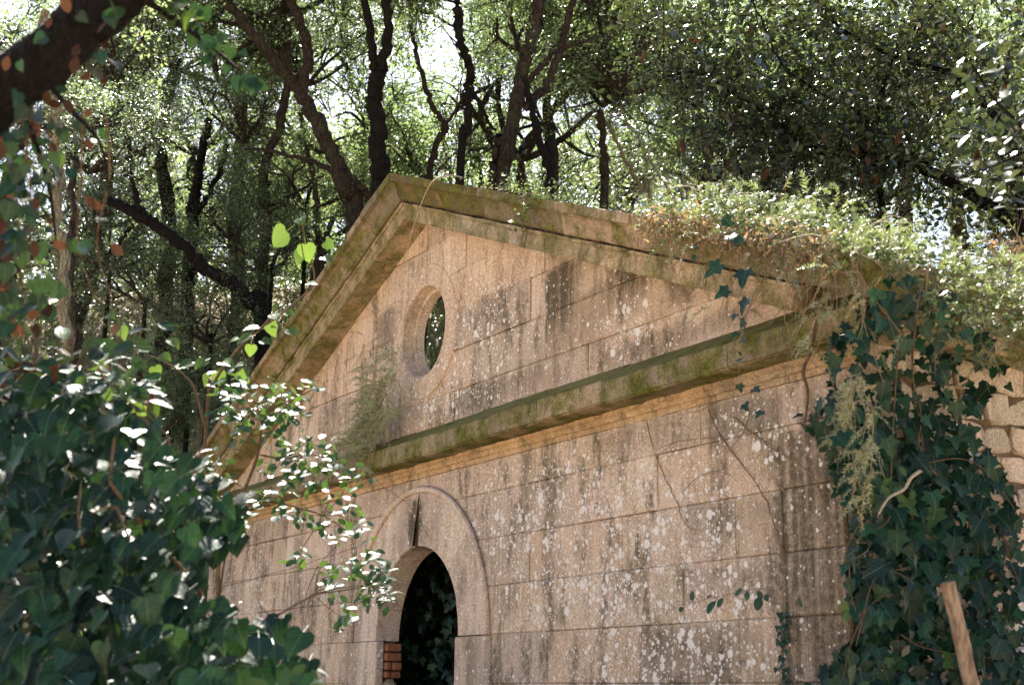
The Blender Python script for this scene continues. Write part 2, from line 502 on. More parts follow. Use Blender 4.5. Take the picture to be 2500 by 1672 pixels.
def tube_geo(P, r0, r1, sides=6, sm=5, rough=0.0, jit=0.0):
    """tapered tube along the smoothed path P -> verts, quads"""
    Q = catmull(P, sm) if sm else np.asarray(P, float)
    n = len(Q)
    if jit:
        w = rng.normal(0, jit, (n, 3))
        w[0] = 0
        Q = Q + w
    T = np.gradient(Q, axis=0)
    T /= np.linalg.norm(T, axis=1)[:, None] + 1e-9
    ref = np.array([0, 0, 1.0]) if abs(T[n // 2][2]) < 0.85 else np.array([1.0, 0, 0])
    A = np.cross(T, ref)
    A /= np.linalg.norm(A, axis=1)[:, None] + 1e-9
    B = np.cross(T, A)
    R = np.linspace(r0, r1, n)[:, None]
    if sides <= 7:
        R = R.copy()
        R[0] *= 0.15
        R[-1] *= 0.3
    th = np.linspace(0, 2 * np.pi, sides, endpoint=False)
    ru = 1 + rng.normal(0, rough, (n, sides)) if rough else np.ones((n, sides))
    V = Q[:, None, :] + (A[:, None, :] * np.cos(th)[None, :, None] + B[:, None, :] * np.sin(th)[None, :, None]) * (R * ru)[:, :, None]
    V = V.reshape(-1, 3)
    i, j = np.meshgrid(np.arange(n - 1), np.arange(sides), indexing='ij')
    a = i * sides + j
    b = i * sides + (j + 1) % sides
    Fc = np.stack([a, b, b + sides, a + sides], -1).reshape(-1, 4)
    return V, Fc


def join_geo(L):
    Vs, Fs, o = [], [], 0
    for V, Fc in L:
        Vs.append(np.asarray(V))
        Fs.append(np.asarray(Fc) + o)
        o += len(V)
    return np.vstack(Vs), np.vstack(Fs)


def tubes(name, geos, mat, parent):
    if len(geos) > 14:
        return fast_obj(name, *join_geo(geos), mat, parent, True, kind='stuff')
    for V, Fc in geos:
        fast_obj(name, V, Fc, mat, parent, True)


def unit(v):
    v = np.asarray(v, float)
    return v / (np.linalg.norm(v, axis=-1, keepdims=True) + 1e-9)


# leaf templates: (x across, y along, z lift), triangles
T_RHOMB = (np.array([(0, 0, 0), (0.24, 0.45, 0.06), (0, 1, 0.0), (-0.24, 0.45, 0.06)]), np.array([(0, 1, 2), (0, 2, 3)]))
T_OVAL = (np.array([(0, 0, 0), (0.2, 0.22, .05), (0.26, 0.55, .06), (0.13, 0.85, .02), (0, 1, -.04), (-0.13, 0.85, .02), (-0.26, 0.55, .06), (-0.2, 0.22, .05), (0, .5, 0)]),
          np.array([(8, 0, 1), (8, 1, 2), (8, 2, 3), (8, 3, 4), (8, 4, 5), (8, 5, 6), (8, 6, 7), (8, 7, 0)]))
T_NEEDLE = (np.array([(-.085, 0, 0), (.085, 0, 0), (0.0, 1, 0.03)]), np.array([(0, 1, 2)]))
T_BLADE = (np.array([(-.03, 0, 0), (.03, 0, 0), (0.02, .5, 0.06), (-.02, .5, .06), (0, 1, 0.3)]), np.array([(0, 1, 2), (0, 2, 3), (3, 2, 4)]))


def outline_leaf(half, lift=0.07, droop=0.12):
    """full leaf from the right half outline [(x, y)...] base to tip, folded on the midrib"""
    ys = [y for _, y in half]
    mids = [0.0, 0.3, 0.65]
    R = [(x, y, lift * min(1, x / 0.3) - droop * y * y) for x, y in half]
    L = [(-x, y, z) for x, y, z in R]
    mid = [(0, t, -droop * t * t) for t in (0.12, 0.36, 0.62, 0.85)]
    base, tip = (0, 0, 0), (0, 1, -droop)
    V = [base] + R + [tip] + L + mid
    n = len(R)
    axis = [0] + list(range(2 + 2 * n, 2 + 2 * n + 4)) + [n + 1]
    Fc = []
    for side in (0, 1):
        idx = [0] + [(1 + i if side == 0 else n + 2 + i) for i in range(n)] + [n + 1]
        # connect each outline vertex to the nearest midrib vertex
        yax = [0, .12, .36, .62, .85, 1.0]
        ai = 0
        for k in range(len(idx) - 1):
            a, b = idx[k], idx[k + 1]
            yb = V[b][1]
            while ai < 5 and yax[ai + 1] <= yb + 0.02 and axis[ai + 1] != b:
                if axis[ai] != a:
                    Fc.append((axis[ai], a, axis[ai + 1]) if side == 0 else (axis[ai], axis[ai + 1], a))
                ai += 1
            if len({axis[ai], a, b}) == 3:
                Fc.append((axis[ai], a, b) if side == 0 else (axis[ai], b, a))
    return np.array(V, float), Fc


T_HEART = outline_leaf([(0.2, -0.1), (0.42, -0.02), (0.52, 0.2), (0.46, 0.45), (0.3, 0.68), (0.14, 0.88)], 0.08, 0.22)
T_IVY = outline_leaf([(0.18, -0.1), (0.4, -0.12), (0.36, 0.1), (0.62, 0.32), (0.36, 0.42), (0.24, 0.52), (0.2, 0.75)], 0.06, 0.18)
T_IVYB = outline_leaf([(0.22, -0.08), (0.46, 0.0), (0.5, 0.24), (0.38, 0.34), (0.32, 0.5), (0.2, 0.74)], 0.09, 0.28)
T_ELL = outline_leaf([(0.14, 0.1), (0.27, 0.32), (0.31, 0.55), (0.24, 0.78), (0.12, 0.93)], 0.05, 0.12)
T_LONG = outline_leaf([(0.1, 0.1), (0.17, 0.3), (0.19, 0.55), (0.14, 0.78), (0.06, 0.93)], 0.05, 0.25)


HALF = unit(SUN - FW)     # leaves that face this way mirror the sun to the path


def leaf_frames(nrm, tip):
    nrm = unit(nrm)
    y = unit(tip - nrm * np.sum(tip * nrm, -1, keepdims=True))
    x = np.cross(y, nrm)
    return x, y, nrm


def cloud_geo(pos, nrm, tip, size, tmpl):
    TV, TF = tmpl
    TF = np.array(TF)
    x, y, z = leaf_frames(nrm, tip)
    s = np.asarray(size).reshape(-1, 1, 1)
    V = pos[:, None, :] + s * (TV[None, :, 0:1] * x[:, None, :] + TV[None, :, 1:2] * y[:, None, :] + TV[None, :, 2:3] * z[:, None, :])
    Fc = TF[None] + (np.arange(len(pos)) * len(TV))[:, None, None]
    return V.reshape(-1, 3), Fc.reshape(-1, TF.shape[1])


def cloud(name, pos, nrm, tip, size, tmpl, mat, parent=None, kind='stuff'):
    V, Fc = cloud_geo(np.asarray(pos, float), np.asarray(nrm, float), np.asarray(tip, float), size, tmpl)
    return fast_obj(name, V, Fc, mat, parent, kind=kind)


def leaf_mesh(name, tmpl, mat):
    V, Fc = tmpl
    L = [Fc, V]
    # a thin stalk behind the base
    V = np.vstack([V, [(-0.012, 0.0, -0.005), (0.012, 0.0, -0.005), (0.01, -0.45, -0.12), (-0.01, -0.45, -0.12)]])
    n = len(V)
    Fc = list(Fc) + [(n - 4, n - 3, n - 2, n - 1)]
    return mesh_data(name, V, Fc, mat, True, uv=V[:, :2])


LM = {}


def leaf_obj(key, tmpl, mat, pos, nrm, tip, size, parent, name='leaf'):
    if key not in LM:
        LM[key] = leaf_mesh(key, tmpl, mat)
    x, y, z = leaf_frames(np.asarray(nrm, float)[None], np.asarray(tip, float)[None])
    x, y, z = x[0] * size, y[0] * size, z[0] * size * random.uniform(0.6, 1.7)
    o = bpy.data.objects.new(name, LM[key])
    o.matrix_basis = Matrix(((x[0], y[0], z[0], pos[0]), (x[1], y[1], z[1], pos[1]), (x[2], y[2], z[2], pos[2]), (0, 0, 0, 1)))
    return put(o, parent)


def plumes(specs, per=46, ln=0.034):
    """feathery sprays: specs = [(root, direction, length)]; needles stand off a bent stem"""
    P, Nn, T, S, G = [], [], [], [], []
    for root, dr, L in specs:
        dr = unit(np.asarray(dr, float))
        bend = np.array([0, 0, -0.5 * L]) + rng.normal(0, .12 * L, 3)
        t = np.linspace(0.12, 1, per)
        st = root + dr * L * t[:, None] + bend * (t ** 2)[:, None]
        tg = unit(dr * L + 2 * bend * t[:, None])
        ref = unit(np.cross(tg, rng.normal(0, 1, 3)))
        oth = np.cross(tg, ref)
        a = rng.choice([0, math.pi], per) + rng.normal(0, .5, per)
        side = ref * np.cos(a)[:, None] + oth * np.sin(a)[:, None]
        P.append(st)
        T.append(side + tg * .7)
        Nn.append(np.cross(side, tg) + rng.normal(0, .3, (per, 3)))
        S.append(ln * (1.15 - .75 * t) * rng.uniform(.7, 1.3, per) * (L / .2) ** .5)
        G.append(tube_geo([root, root + dr * L * .5 + bend * .25, root + dr * L + bend], .0022, .0008, 3, 3))
    return np.vstack(P), np.vstack(Nn), np.vstack(T), np.concatenate(S), G


def in_poly(P, poly):
    x, y = P
    c = False
    for i in range(len(poly)):
        x1, y1 = poly[i]
        x2, y2 = poly[i - 1]
        if (y1 > y) != (y2 > y) and x < (x2 - x1) * (y - y1) / (y2 - y1) + x1:
            c = not c
    return c


def poly_points(poly, n, mind=0):
    xs = [p[0] for p in poly]
    ys = [p[1] for p in poly]
    out = []
    tries = 0
    while len(out) < n and tries < n * 200:
        tries += 1
        q = (random.uniform(min(xs), max(xs)), random.uniform(min(ys), max(ys)))
        if in_poly(q, poly) and all((q[0] - a) ** 2 + (q[1] - b) ** 2 > mind * mind for a, b in out[-400:]):
            out.append(q)
    return out


# ================================================================== THE SETTING: ground and hillside
def ground_h(X, Y):
    u = (X - CAM[0]) * -0.8623 + (Y - CAM[1]) * 0.5064
    w = (X - CAM[0]) * 0.5064 + (Y - CAM[1]) * 0.8623
    t = np.clip((u - 14.0) / 13.0, 0, 1)
    h = GZ + (t * t * (3 - 2 * t)) * 8.8 + np.clip(u - 27, 0, 60) * 0.14
    h = h + 0.25 * np.sin(X * 0.7 + 1.3) * np.cos(Y * 0.6) * t
    return h


def flat_on_chapel(X, Y):
    h = ground_h(X, Y)
    # the terrace the chapel stands on is cut into the slope
    dx = np.maximum(np.abs(X) - 5.6, 0)
    dy = np.maximum(np.maximum(-Y - 30, Y - 6.2), 0)
    d = np.sqrt(dx * dx + dy * dy)
    k = np.clip(d / 1.6, 0, 1)
    return GZ + (h - GZ) * k


gx = np.concatenate([np.linspace(-140, -30, 28), np.linspace(-29, 20, 99), np.linspace(22, 120, 26)])
gy = np.concatenate([np.linspace(-120, -22, 24), np.linspace(-21, 40, 123), np.linspace(42, 150, 28)])
XX, YY = np.meshgrid(gx, gy, indexing='ij')
ZZ = flat_on_chapel(XX, YY) + rng.normal(0, 0.02, XX.shape)
i, j = np.meshgrid(np.arange(len(gx) - 1), np.arange(len(gy) - 1), indexing='ij')
a = i * len(gy) + j
Fg = np.stack([a, a + len(gy), a + len(gy) + 1, a + 1], -1).reshape(-1, 4)
N = NT('leaf_litter_ground')
p = N.pos()
c = N.mix(N.ramp(N.noise(p, 0.9, 6, 0.6), 0.38, 0.62), (0.46, 0.355, 0.255), (0.32, 0.24, 0.165))
c = N.mix(N.ramp(N.noise(p, 9, 5, 0.7), 0.5, 0.66), c, (0.55, 0.44, 0.33))
c = N.mix(N.math('MULTIPLY', N.ramp(N.noise(p, 0.35, 3), 0.55, 0.68), 0.5), c, (0.10, 0.11, 0.045))
M['ground'] = N.finish(N.principled(c, 0.95, N.bump(N.noise(p, 22, 6, 0.7), 0.9, 0.05), 0.1))
ground = fast_obj('ground', np.stack([XX, YY, ZZ], -1).reshape(-1, 3), Fg, 'ground', smooth=True, kind='structure')


def gz(x, y):
    return float(flat_on_chapel(np.array(x), np.array(y)))


# ================================================================== THE CHAPEL
chapel = thing('stone_chapel', 'small ruined sandstone chapel front with pediment, round window and arched doorway', 'chapel', (0, 0, GZ))
HW = 5.15            # half width of the facade
RISE = 0.3877
WT = 0.20            # front wall thickness
DEEP = 5.4
OC, OR_OUT, OR_IN = 2.554, 0.583, 0.392
AR_IN, AR_OUT = 0.738, 1.20


def rake_z(x):
    return 3.51 - RISE * abs(x)


def slab(name, polyf, y0, y1, mat, parent):
    """polygon in x, z given as list, extruded from y0 to y1"""
    n = len(polyf)
    V = [(x, y0, z) for x, z in polyf] + [(x, y1, z) for x, z in polyf]
    Fc = [tuple(range(n)), tuple(range(2 * n - 1, n - 1, -1))] + [(k, k + n, (k + 1) % n + n, (k + 1) % n) for k in range(n)]
    return obj(name, V, Fc, mat, parent)


def slabgeo(polyf, y0, y1):
    n = len(polyf)
    V = [(x, y0, z) for x, z in polyf] + [(x, y1, z) for x, z in polyf]
    return V, [tuple(range(n)), tuple(range(2 * n - 1, n - 1, -1))] + [(k, k + n, (k + 1) % n + n, (k + 1) % n) for k in range(n)]


def strip_piece(xl, xr, z0, z1, yf, yb, n=8, gap=0.0012, ch=0.004):
    gap, ch = random.uniform(.0005, .0024), random.uniform(.003, .009)
    """ashlar between the curves xl(z) and xr(z): front loop inset by the chamfer, back loop full size"""
    zs = np.linspace(z0 + gap, z1 - gap, n)
    zi = np.linspace(z0 + gap + ch, z1 - gap - ch, n)
    loop_o = [(xl(z) + gap, z) for z in zs] + [(xr(z) - gap, z) for z in zs[::-1]]
    loop_i = [(xl(z) + gap + ch, z) for z in zi] + [(xr(z) - gap - ch, z) for z in zi[::-1]]
    m = 2 * n
    V = [(x, yf, z) for x, z in loop_i] + [(x, yf + ch, z) for x, z in loop_o] + [(x, yb, z) for x, z in loop_o]
    Fc = [tuple(range(m))[::-1]]
    # front as strips so that concave outlines stay clean
    Fc = [(k, m - 1 - k, m - 2 - k, k + 1) for k in range(n - 1)]
    Fc = [f[::-1] for f in Fc]
    for k in range(m):
        q = (k + 1) % m
        Fc.append((k, k + m, q + m, q))
        Fc.append((k + m, k + 2 * m, q + 2 * m, q + m))
    return V, Fc


def circ(cz, r):
    def f(z):
        d = r * r - (z - cz) ** 2
        return math.sqrt(d) if d > 0 else 0.0
    return f


# wall core behind the ashlar, with the door and window holes (built as strips so no boolean is needed)
def wall_core(name, zlist, hole, xmax, y0, y1, mat, parent):
    Vs, Fs, o = [], [], 0
    for k in range(len(zlist) - 1):
        z0, z1 = zlist[k], zlist[k + 1]
        for s in (-1, 1):
            h0, h1 = hole(z0), hole(z1)
            a0, a1 = xmax(z0), xmax(z1)
            if a0 - h0 < 1e-4 and a1 - h1 < 1e-4:
                continue
            V = [(s * h0, y0, z0), (s * a0, y0, z0), (s * a1, y0, z1), (s * h1, y0, z1),
                 (s * h0, y1, z0), (s * a0, y1, z0), (s * a1, y1, z1), (s * h1, y1, z1)]
            Vs += V
            Fs += [tuple(o + q for q in f) for f in ((0, 1, 2, 3), (5, 4, 7, 6), (1, 5, 6, 2))]
            if h0 > 0 or h1 > 0:
                Fs.append((o + 0, o + 3, o + 7, o + 4))
            o += 8
    return obj(name, Vs, Fs, mat, parent)


arch_hole = lambda z: (AR_IN + 0.06 if z < 0 else circ(0, AR_IN + 0.06)(z))
zl = [GZ - 0.3, -1, -1e-4] + list(np.linspace(0, AR_IN + 0.06, 15)) + [1.0, 1.3]
facade = wall_core('facade_wall', zl, lambda z: arch_hole(z), lambda z: HW - 0.02, 0.02, WT, 'core', chapel)
zl = [1.3, 1.7, 1.95] + list(np.linspace(OC - 0.45, OC + 0.45, 21)) + [3.2, 3.72]
tymp = wall_core('tympanum_wall', zl, circ(OC, 0.45), lambda z: max(0.0, min(HW - 0.02, (3.74 - z) / RISE)), 0.022, WT - 0.03, 'core', chapel)


def random_splits(x0, x1, lens, jitter=0.15):
    xs = [x0]
    while xs[-1] < x1 - 0.45:
        xs.append(xs[-1] + random.choice(lens) * random.uniform(1 - jitter, 1 + jitter))
    xs[-1] = x1
    if len(xs) > 2 and xs[-1] - xs[-2] < 0.3:
        xs.pop(-2)
    return xs


# facade courses: measured joints on the right of the door, free ones elsewhere
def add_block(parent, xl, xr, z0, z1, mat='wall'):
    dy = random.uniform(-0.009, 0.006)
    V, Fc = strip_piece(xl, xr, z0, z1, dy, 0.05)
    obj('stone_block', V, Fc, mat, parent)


const = lambda v: (lambda z: v)
CH = 0.3535
rows = [(1.06, 1.302, [1.73, 2.9, 3.75, 4.46]), (0.707, 1.06, [2.35, 3.3, 4.46]), (0.353, 0.707, [1.75, 2.9, 4.06, 4.47]),
        (0.0, 0.353, [2.61, 3.55, 4.45]), (-0.353, 0.0, [2.0, 3.1, 4.07, 4.44]), (-0.707, -0.353, [1.6, 2.7, 3.7, 4.45]),
        (-1.06, -0.707, [2.1, 3.2, 4.45]), (-1.42, -1.06, [1.7, 2.8, 3.9, 4.45]), (GZ - 0.2, -1.42, [2.2, 3.4, 4.45])]
rowsL = [[-1.3, -2.52, -3.6, -4.46], [-2.2, -3.3, -4.46], [-1.75, -2.9, -4.0], [-2.6, -3.55, -4.45], [-1.78, -2.7, -3.7, -4.4],
         [-1.6, -2.6, -3.6, -4.45], [-2.1, -3.2, -4.45], [-1.7, -2.8, -3.9], [-2.2, -3.4, -4.45]]
RM = 1.10       # the voussoirs lie over the ragged inner ends of the courses
for (z0, z1, js), jl in zip(rows, rowsL):
    def inner(z, s=1):
        v = circ(0, RM)(z) if z > 0 else RM
        return v
    ed = [None] + js + [HW]
    for k in range(len(ed) - 1):
        xl = (lambda z: inner(z)) if ed[k] is None else const(ed[k])
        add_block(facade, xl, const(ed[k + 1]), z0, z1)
    ed = [None] + jl + [-HW]
    for k in range(len(ed) - 1):
        xr = (lambda z: -inner(z)) if ed[k] is None else const(ed[k])
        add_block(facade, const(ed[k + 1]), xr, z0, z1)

# tympanum courses
trow = [(1.56, 1.945, [0.55, 1.4, 2.5, 3.46]), (1.945, 2.28, [0.0, 0.79, 1.95, 3.25]), (2.28, 2.61, [0.0, 1.725, 2.75]),
        (2.61, 2.945, [0.0, 1.25, 1.92]), (2.945, 3.28, [0.0, 0.7]), (3.28, 3.66, [0.0])]
trowL = [[-0.6, -1.7, -2.8, -3.6], [-0.9, -2.2, -3.2], [-1.17, -2.3], [-0.9, -1.9], [-0.75], []]
RO = 0.50
for (z0, z1, js), jl in zip(trow, trowL):
    lim = lambda z: max(0.02, min(HW, (3.70 - z) / RISE))
    hole = lambda z: (circ(OC, RO)(z))
    ed = [j for j in js if j > 0] + [9.0]
    prev = hole
    for e in ed:
        if e > lim(z0) - 0.2:
            e = 9.0
        nx = (lambda z, e=e: min(e, lim(z)))
        add_block(tymp, (lambda z, pv=prev: min(pv(z), lim(z) - 0.015)), nx, z0, z1)
        if e == 9.0:
            break
        prev = const(e)
    ed = jl + [-9.0]
    prev = lambda z: -hole(z)
    for e in ed:
        if -e > lim(z0) - 0.2:
            e = -9.0
        nx = (lambda z, e=e: max(e, -lim(z)))
        add_block(tymp, nx, (lambda z, pv=prev: max(pv(z), -lim(z) + 0.015)), z0, z1)
        if e == -9.0:
            break
        prev = const(e)


# door arch: voussoirs, fine roll along the extrados, impost blocks below
def ring_piece(r0, r1, a0, a1, yf, yb, cz, n=6, ch=0.008, gap=0.0015, open0=0.0):
    A = np.linspace(a0, a1, n)
    g0, g1 = gap / r0, gap / r1
    V, Fc = [], []
    for q, a in enumerate(A):
        e = (1 if q == 0 else -1 if q == n - 1 else 0)
        for (r, y) in ((r0, yb), (r0, yf + ch), (r0 + ch, yf), (r1 - ch, yf), (r1, yf + ch), (r1, yb)):
            aa = a + e * gap / r + (open0 * max(0.0, (r1 - r) / (r1 - r0) - .15) if q == 0 else 0)
            V.append((r * math.cos(aa), y, cz + r * math.sin(aa)))
    for q in range(n - 1):
        for k in range(5):
            b = q * 6 + k
            Fc.append((b, b + 1, b + 7, b + 6))
    Fc.append(tuple(range(6))[::-1])
    Fc.append(tuple(range((n - 1) * 6, n * 6)))
    return V, Fc


arch_obj = None
Va, Fa = [], []
A = np.linspace(0, math.pi, 33)
rr = 0.026
roll_path = [(AR_OUT * math.cos(t), -0.03, AR_OUT * math.sin(t)) for t in A]
V, Fc = tube_geo(roll_path, rr, rr, 8, 0)
arch_obj = fast_obj('door_arch', V, Fc, 'ring', chapel, True)
angs = [0, 0.36, 0.74, 1.13, 1.552, 2.0, 2.4, 2.78, math.pi]
for k in range(len(angs) - 1):
    V, Fc = ring_piece(AR_IN, AR_OUT - 0.012, angs[k], angs[k + 1], -0.022 + random.uniform(-.004, .004), WT + 0.004, 0, 8, open0=0.14 if k == 4 else 0.0)
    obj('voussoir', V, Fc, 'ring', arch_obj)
# impost stones of the jambs
for s in (1, -1):
    z = -0.004
    for hgt in (0.72, 0.66, 0.62):
        if s == 1 or z < -0.6:
            V, Fc = chamfer_box(*sorted((s * (AR_IN - 0.045), s * (AR_OUT + 0.03))), -0.026, WT + 0.006, z - hgt, z - 0.003, 0.008)
            obj('jamb_stone', V, Fc, 'ring', arch_obj)
        z -= hgt
# the broken left jamb: facing slab, courses of bare brick and a rubble lump
V, Fc = chamfer_box(-AR_OUT - 0.03, -0.70, -0.024, 0.05, -0.72, -0.004, 0.008)
obj('jamb_stone', V, Fc, 'ring', arch_obj)
for (z0, z1, x0, x1) in ((-0.085, -0.02, -0.735, -0.66), (-0.165, -0.095, -0.735, -0.655), (-0.24, -0.175, -0.735, -0.66), (-0.305, -0.25, -0.735, -0.665)):
    yy = 0.055
    for ln in ((0.145,) if z1 > -0.15 else (0.05, 0.085)):
        V, Fc = chamfer_box(x0 - 0.3, x1 + random.uniform(-.012, .012), yy, yy + ln, z0, z1, 0.01)
        obj('brick', V, Fc, 'brick', arch_obj)
        yy += ln + 0.012
V, Fc = chamfer_box(-1.0, -0.69, 0.062, WT - 0.01, -0.72, -0.312, 0.04)
obj('rubble_stone', V, Fc, 'rubble', arch_obj)

# round window ring with splayed reveal
oc_ring = None
prof = [(OR_OUT, 0.02), (OR_OUT, -0.008), (OR_OUT - 0.012, -0.018), (OR_IN + 0.01, -0.02), (OR_IN, -0.012), (OR_IN - 0.006, 0.085), (OR_IN - 0.03, 0.092), (OR_IN - 0.035, WT - 0.025), (OR_IN + 0.1, WT - 0.02)]
n = 64
V, Fc = [], []
for k in range(n):
    t = 2 * math.pi * k / n
    w = 1 + 0.004 * math.sin(5 * t)
    for r, y in prof:
        V.append((r * w * math.cos(t), y, OC + r * w * math.sin(t)))
m = len(prof)
for k in range(n):
    q = (k + 1) % n
    for e in range(m - 1):
        Fc.append((k * m + e, k * m + e + 1, q * m + e + 1, q * m + e))
window = obj('round_window_surround', V, Fc, 'ring', chapel)

# horizontal cornice: ochre bed band, corona, weathered top
def worn_sections(profile, ts, place):
    """sections of a moulding along its length, every arris a little worn and here and there chipped"""
    V = []
    dm = max(d for d, _ in profile)
    for k, t in enumerate(ts):
        for (d, z) in profile:
            if d > 0:
                jd, jz = random.gauss(0, .0022), random.gauss(0, .0018)
                if d > dm - .02 and random.random() < .10:
                    jd -= random.uniform(.006, .022)
            else:
                jd = jz = 0
            V.append(place(t, d + jd, z + jz, k))
    n, m = len(profile), len(ts)
    Fc = [tuple(range(n)), tuple(range(m * n - 1, (m - 1) * n - 1, -1))]
    for q in range(m - 1):
        Fc += [(q * n + k, q * n + (k + 1) % n, (q + 1) * n + (k + 1) % n, (q + 1) * n + k) for k in range(n)]
    return V, Fc


def sweep_x(profile, x0, x1, mitre0=0.0, mitre1=0.0):
    """profile [(d, z)] where d is projection in front of the wall; optional mitre adds d*m at an end"""
    ts = list(np.linspace(x0, x1, max(3, int((x1 - x0) / .09))))
    last = len(ts) - 1
    return worn_sections(profile, ts, lambda t, d, z, k: (t - (mitre0 * d if k == 0 else 0) + (mitre1 * d if k == last else 0), -d, z))


cornice = obj('horizontal_cornice', *box_geo(-HW, HW, 0.012, 0.10, 1.31, 1.60), 'core', chapel)
prof_band = [(-0.04, 1.302), (0.012, 1.302), (0.016, 1.335), (0.035, 1.34), (0.038, 1.372), (0.055, 1.378), (0.06, 1.404), (-0.04, 1.404)]
prof_cor = [(-0.04, 1.408), (0.212, 1.408), (0.216, 1.418), (0.229, 1.42), (0.229, 1.553), (0.222, 1.563), (0.19, 1.572), (0.0, 1.705), (-0.04, 1.705)]
xs = [-HW, -4.0, -2.9, -1.75, -0.7, 0.45, 1.5, 2.55, 3.72, 4.38, HW]
for k in range(len(xs) - 1):
    V, Fc = sweep_x(prof_band, xs[k] + 0.2 * (0 < k) - .0 + 0.002, xs[k + 1] + 0.2 * (k < len(xs) - 2) - 0.002, 1 if k == 0 else 0, 1 if k == len(xs) - 2 else 0)
    obj('band_stone', V, Fc, 'band', cornice)
xs = [-HW, -3.75, -2.45, -1.3, -0.1, 1.05, 2.2, 3.0, 4.3, HW]
for k in range(len(xs) - 1):
    dz = random.uniform(-0.004, 0.004)
    V, Fc = sweep_x([(d + random.uniform(-.003, .003), z + dz) for d, z in prof_cor], xs[k] + 0.003, xs[k + 1] - 0.003, 1 if k == 0 else 0, 1 if k == len(xs) - 2 else 0)
    obj('cornice_stone', V, Fc, 'face', cornice)

# raking cornices
ca, sa = 1 / math.hypot(1, RISE), RISE / math.hypot(1, RISE)
prof_rc = [(-0.44, 0.0), (0.226, 0.0), (0.232, 0.006), (0.232, 0.118), (0.238, 0.126), (0.25, 0.13), (0.254, 0.152), (-0.44, 0.152)]
prof_rk = [(-0.44, 0.170), (0.27, 0.170), (0.288, 0.186), (0.292, 0.20), (0.296, 0.225), (0.308, 0.262), (0.326, 0.296), (0.344, 0.312), (0.347, 0.320),
           (0.392, 0.324), (0.395, 0.392), (-0.44, 0.40)]
Z0 = 3.51


def rake_piece(profile, s0, s1, side, plumb0=False):
    def place(s, d, v, k):
        if k == 0 and plumb0:                  # mitred on the centre line of the gable
            return (side * 0.0008, -d, Z0 + v)
        nn = v * ca                            # distance square to the slope
        return (side * (s * ca + nn * sa), -d, Z0 - s * sa + nn * ca)
    V, Fc = worn_sections(profile, list(np.linspace(s0, s1, max(3, int((s1 - s0) / .09)))), place)
    if side < 0:
        Fc = [f[::-1] for f in Fc]
    return V, Fc


S_END = 5.45 / ca
S_LOW = 4.86 / ca        # the lower course of the rake dies on the horizontal cornice
for side, sj1, sj2 in ((1, [0, 0.95, 2.15, 3.2, 4.4, S_LOW], [0, 0.7, 1.55, 2.75, 3.7, 4.75, S_END]),
                       (-1, [0, 0.62, 1.7, 2.8, 3.9, S_LOW], [0, 0.46, 1.75, 2.5, 3.2, 4.1, 4.9, S_END])):
    V, Fc = rake_piece([(-0.43, 0.02), (0.2, 0.02), (0.2, 0.38), (-0.43, 0.38)], 0, S_LOW - 0.1, side, True)
    rk = obj('raking_cornice', V, Fc, 'core', chapel)
    for prof, sj, mt in ((prof_rc, sj1, 'corona'), (prof_rk, sj2, 'moss')):
        for k in range(len(sj) - 1):
            jd = random.uniform(-.005, .005)
            V, Fc = rake_piece([(d + (jd if d > 0 else 0), v) for d, v in prof], sj[k] + 0.003, sj[k + 1] - 0.003, side, k == 0)
            obj('cornice_stone', V, Fc, mt, rk)

# side and rear walls, the slab over the lower room
slab_core = obj('side_wall', *box_geo(HW - 0.46, HW - 0.03, WT + 0.002, DEEP, GZ - 0.3, 1.62), 'mortar', chapel)
left_wall = obj('inner_side_wall', *box_geo(-HW, -HW + 0.45, WT + 0.002, DEEP, GZ - 0.3, 2.65), 'inner', chapel)
rear = obj('rear_wall', *box_geo(-HW + 0.46, HW - 0.47, DEEP - 0.45, DEEP, GZ - 0.3, 1.7), 'inner', chapel)
obj('inner_partition', *slabgeo([(-4.6, GZ - 0.2), (-1.72, GZ - 0.2), (-1.72, 2.98), (-4.6, 1.9)], 1.75, 1.95), 'inner', chapel)
obj('ceiling_slab', *box_geo(-HW + 0.46, HW - 0.47, WT + 0.35, DEEP - 0.46, 0.92, 1.15), 'inner', chapel)
obj('inner_lintel', *box_geo(-2.2, 1.5, WT + 0.002, WT + 0.345, 0.80, 1.25), 'inner', chapel)
obj('roof_slope', *rake_piece([(-4.9, 0.10), (-0.445, 0.10), (-0.445, 0.36), (-4.9, 0.34)], 2.6, S_END - 0.1, 1), 'moss', chapel)
# rubble of the right side wall: single stones bedded proud of the mortar
random.seed(21)
protos = []
for q in range(6):
    bm = bmesh.new()
    bmesh.ops.create_icosphere(bm, subdivisions=2, radius=1.1)
    for v in bm.verts:
        v.co *= random.uniform(0.7, 1.22)
        v.co = Vector([max(-0.7, min(0.7, cc)) for cc in v.co])
    V = [v.co[:] for v in bm.verts]
    bm.verts.index_update()
    Fc = [[v.index for v in f.verts] for f in bm.faces]
    bm.free()
    protos.append(mesh_data('rubble', V, Fc, 'rubble'))
z = GZ
while z < 1.55:
    hgt = random.uniform(0.13, 0.24)
    y = 0.02
    while y < 2.7:
        ln = random.uniform(0.14, 0.38)
        o = bpy.data.objects.new('rubble_stone', random.choice(protos))
        o.matrix_basis = (Matrix.Translation((HW - 0.05 + random.uniform(-.02, .02), y + ln / 2, z + hgt / 2)) @
                          Matrix.Rotation(random.uniform(-.2, .2), 4, 'X') @ Matrix.Diagonal((0.06, ln * 0.7, hgt * 0.68, 1)))
        put(o, slab_core)
        y += ln
    z += hgt
V, Fc = chamfer_box(HW - 0.02, HW + 0.22, 0.06, DEEP, 1.42, 1.60, 0.02)
obj('side_cornice', V, Fc, 'corona', chapel)

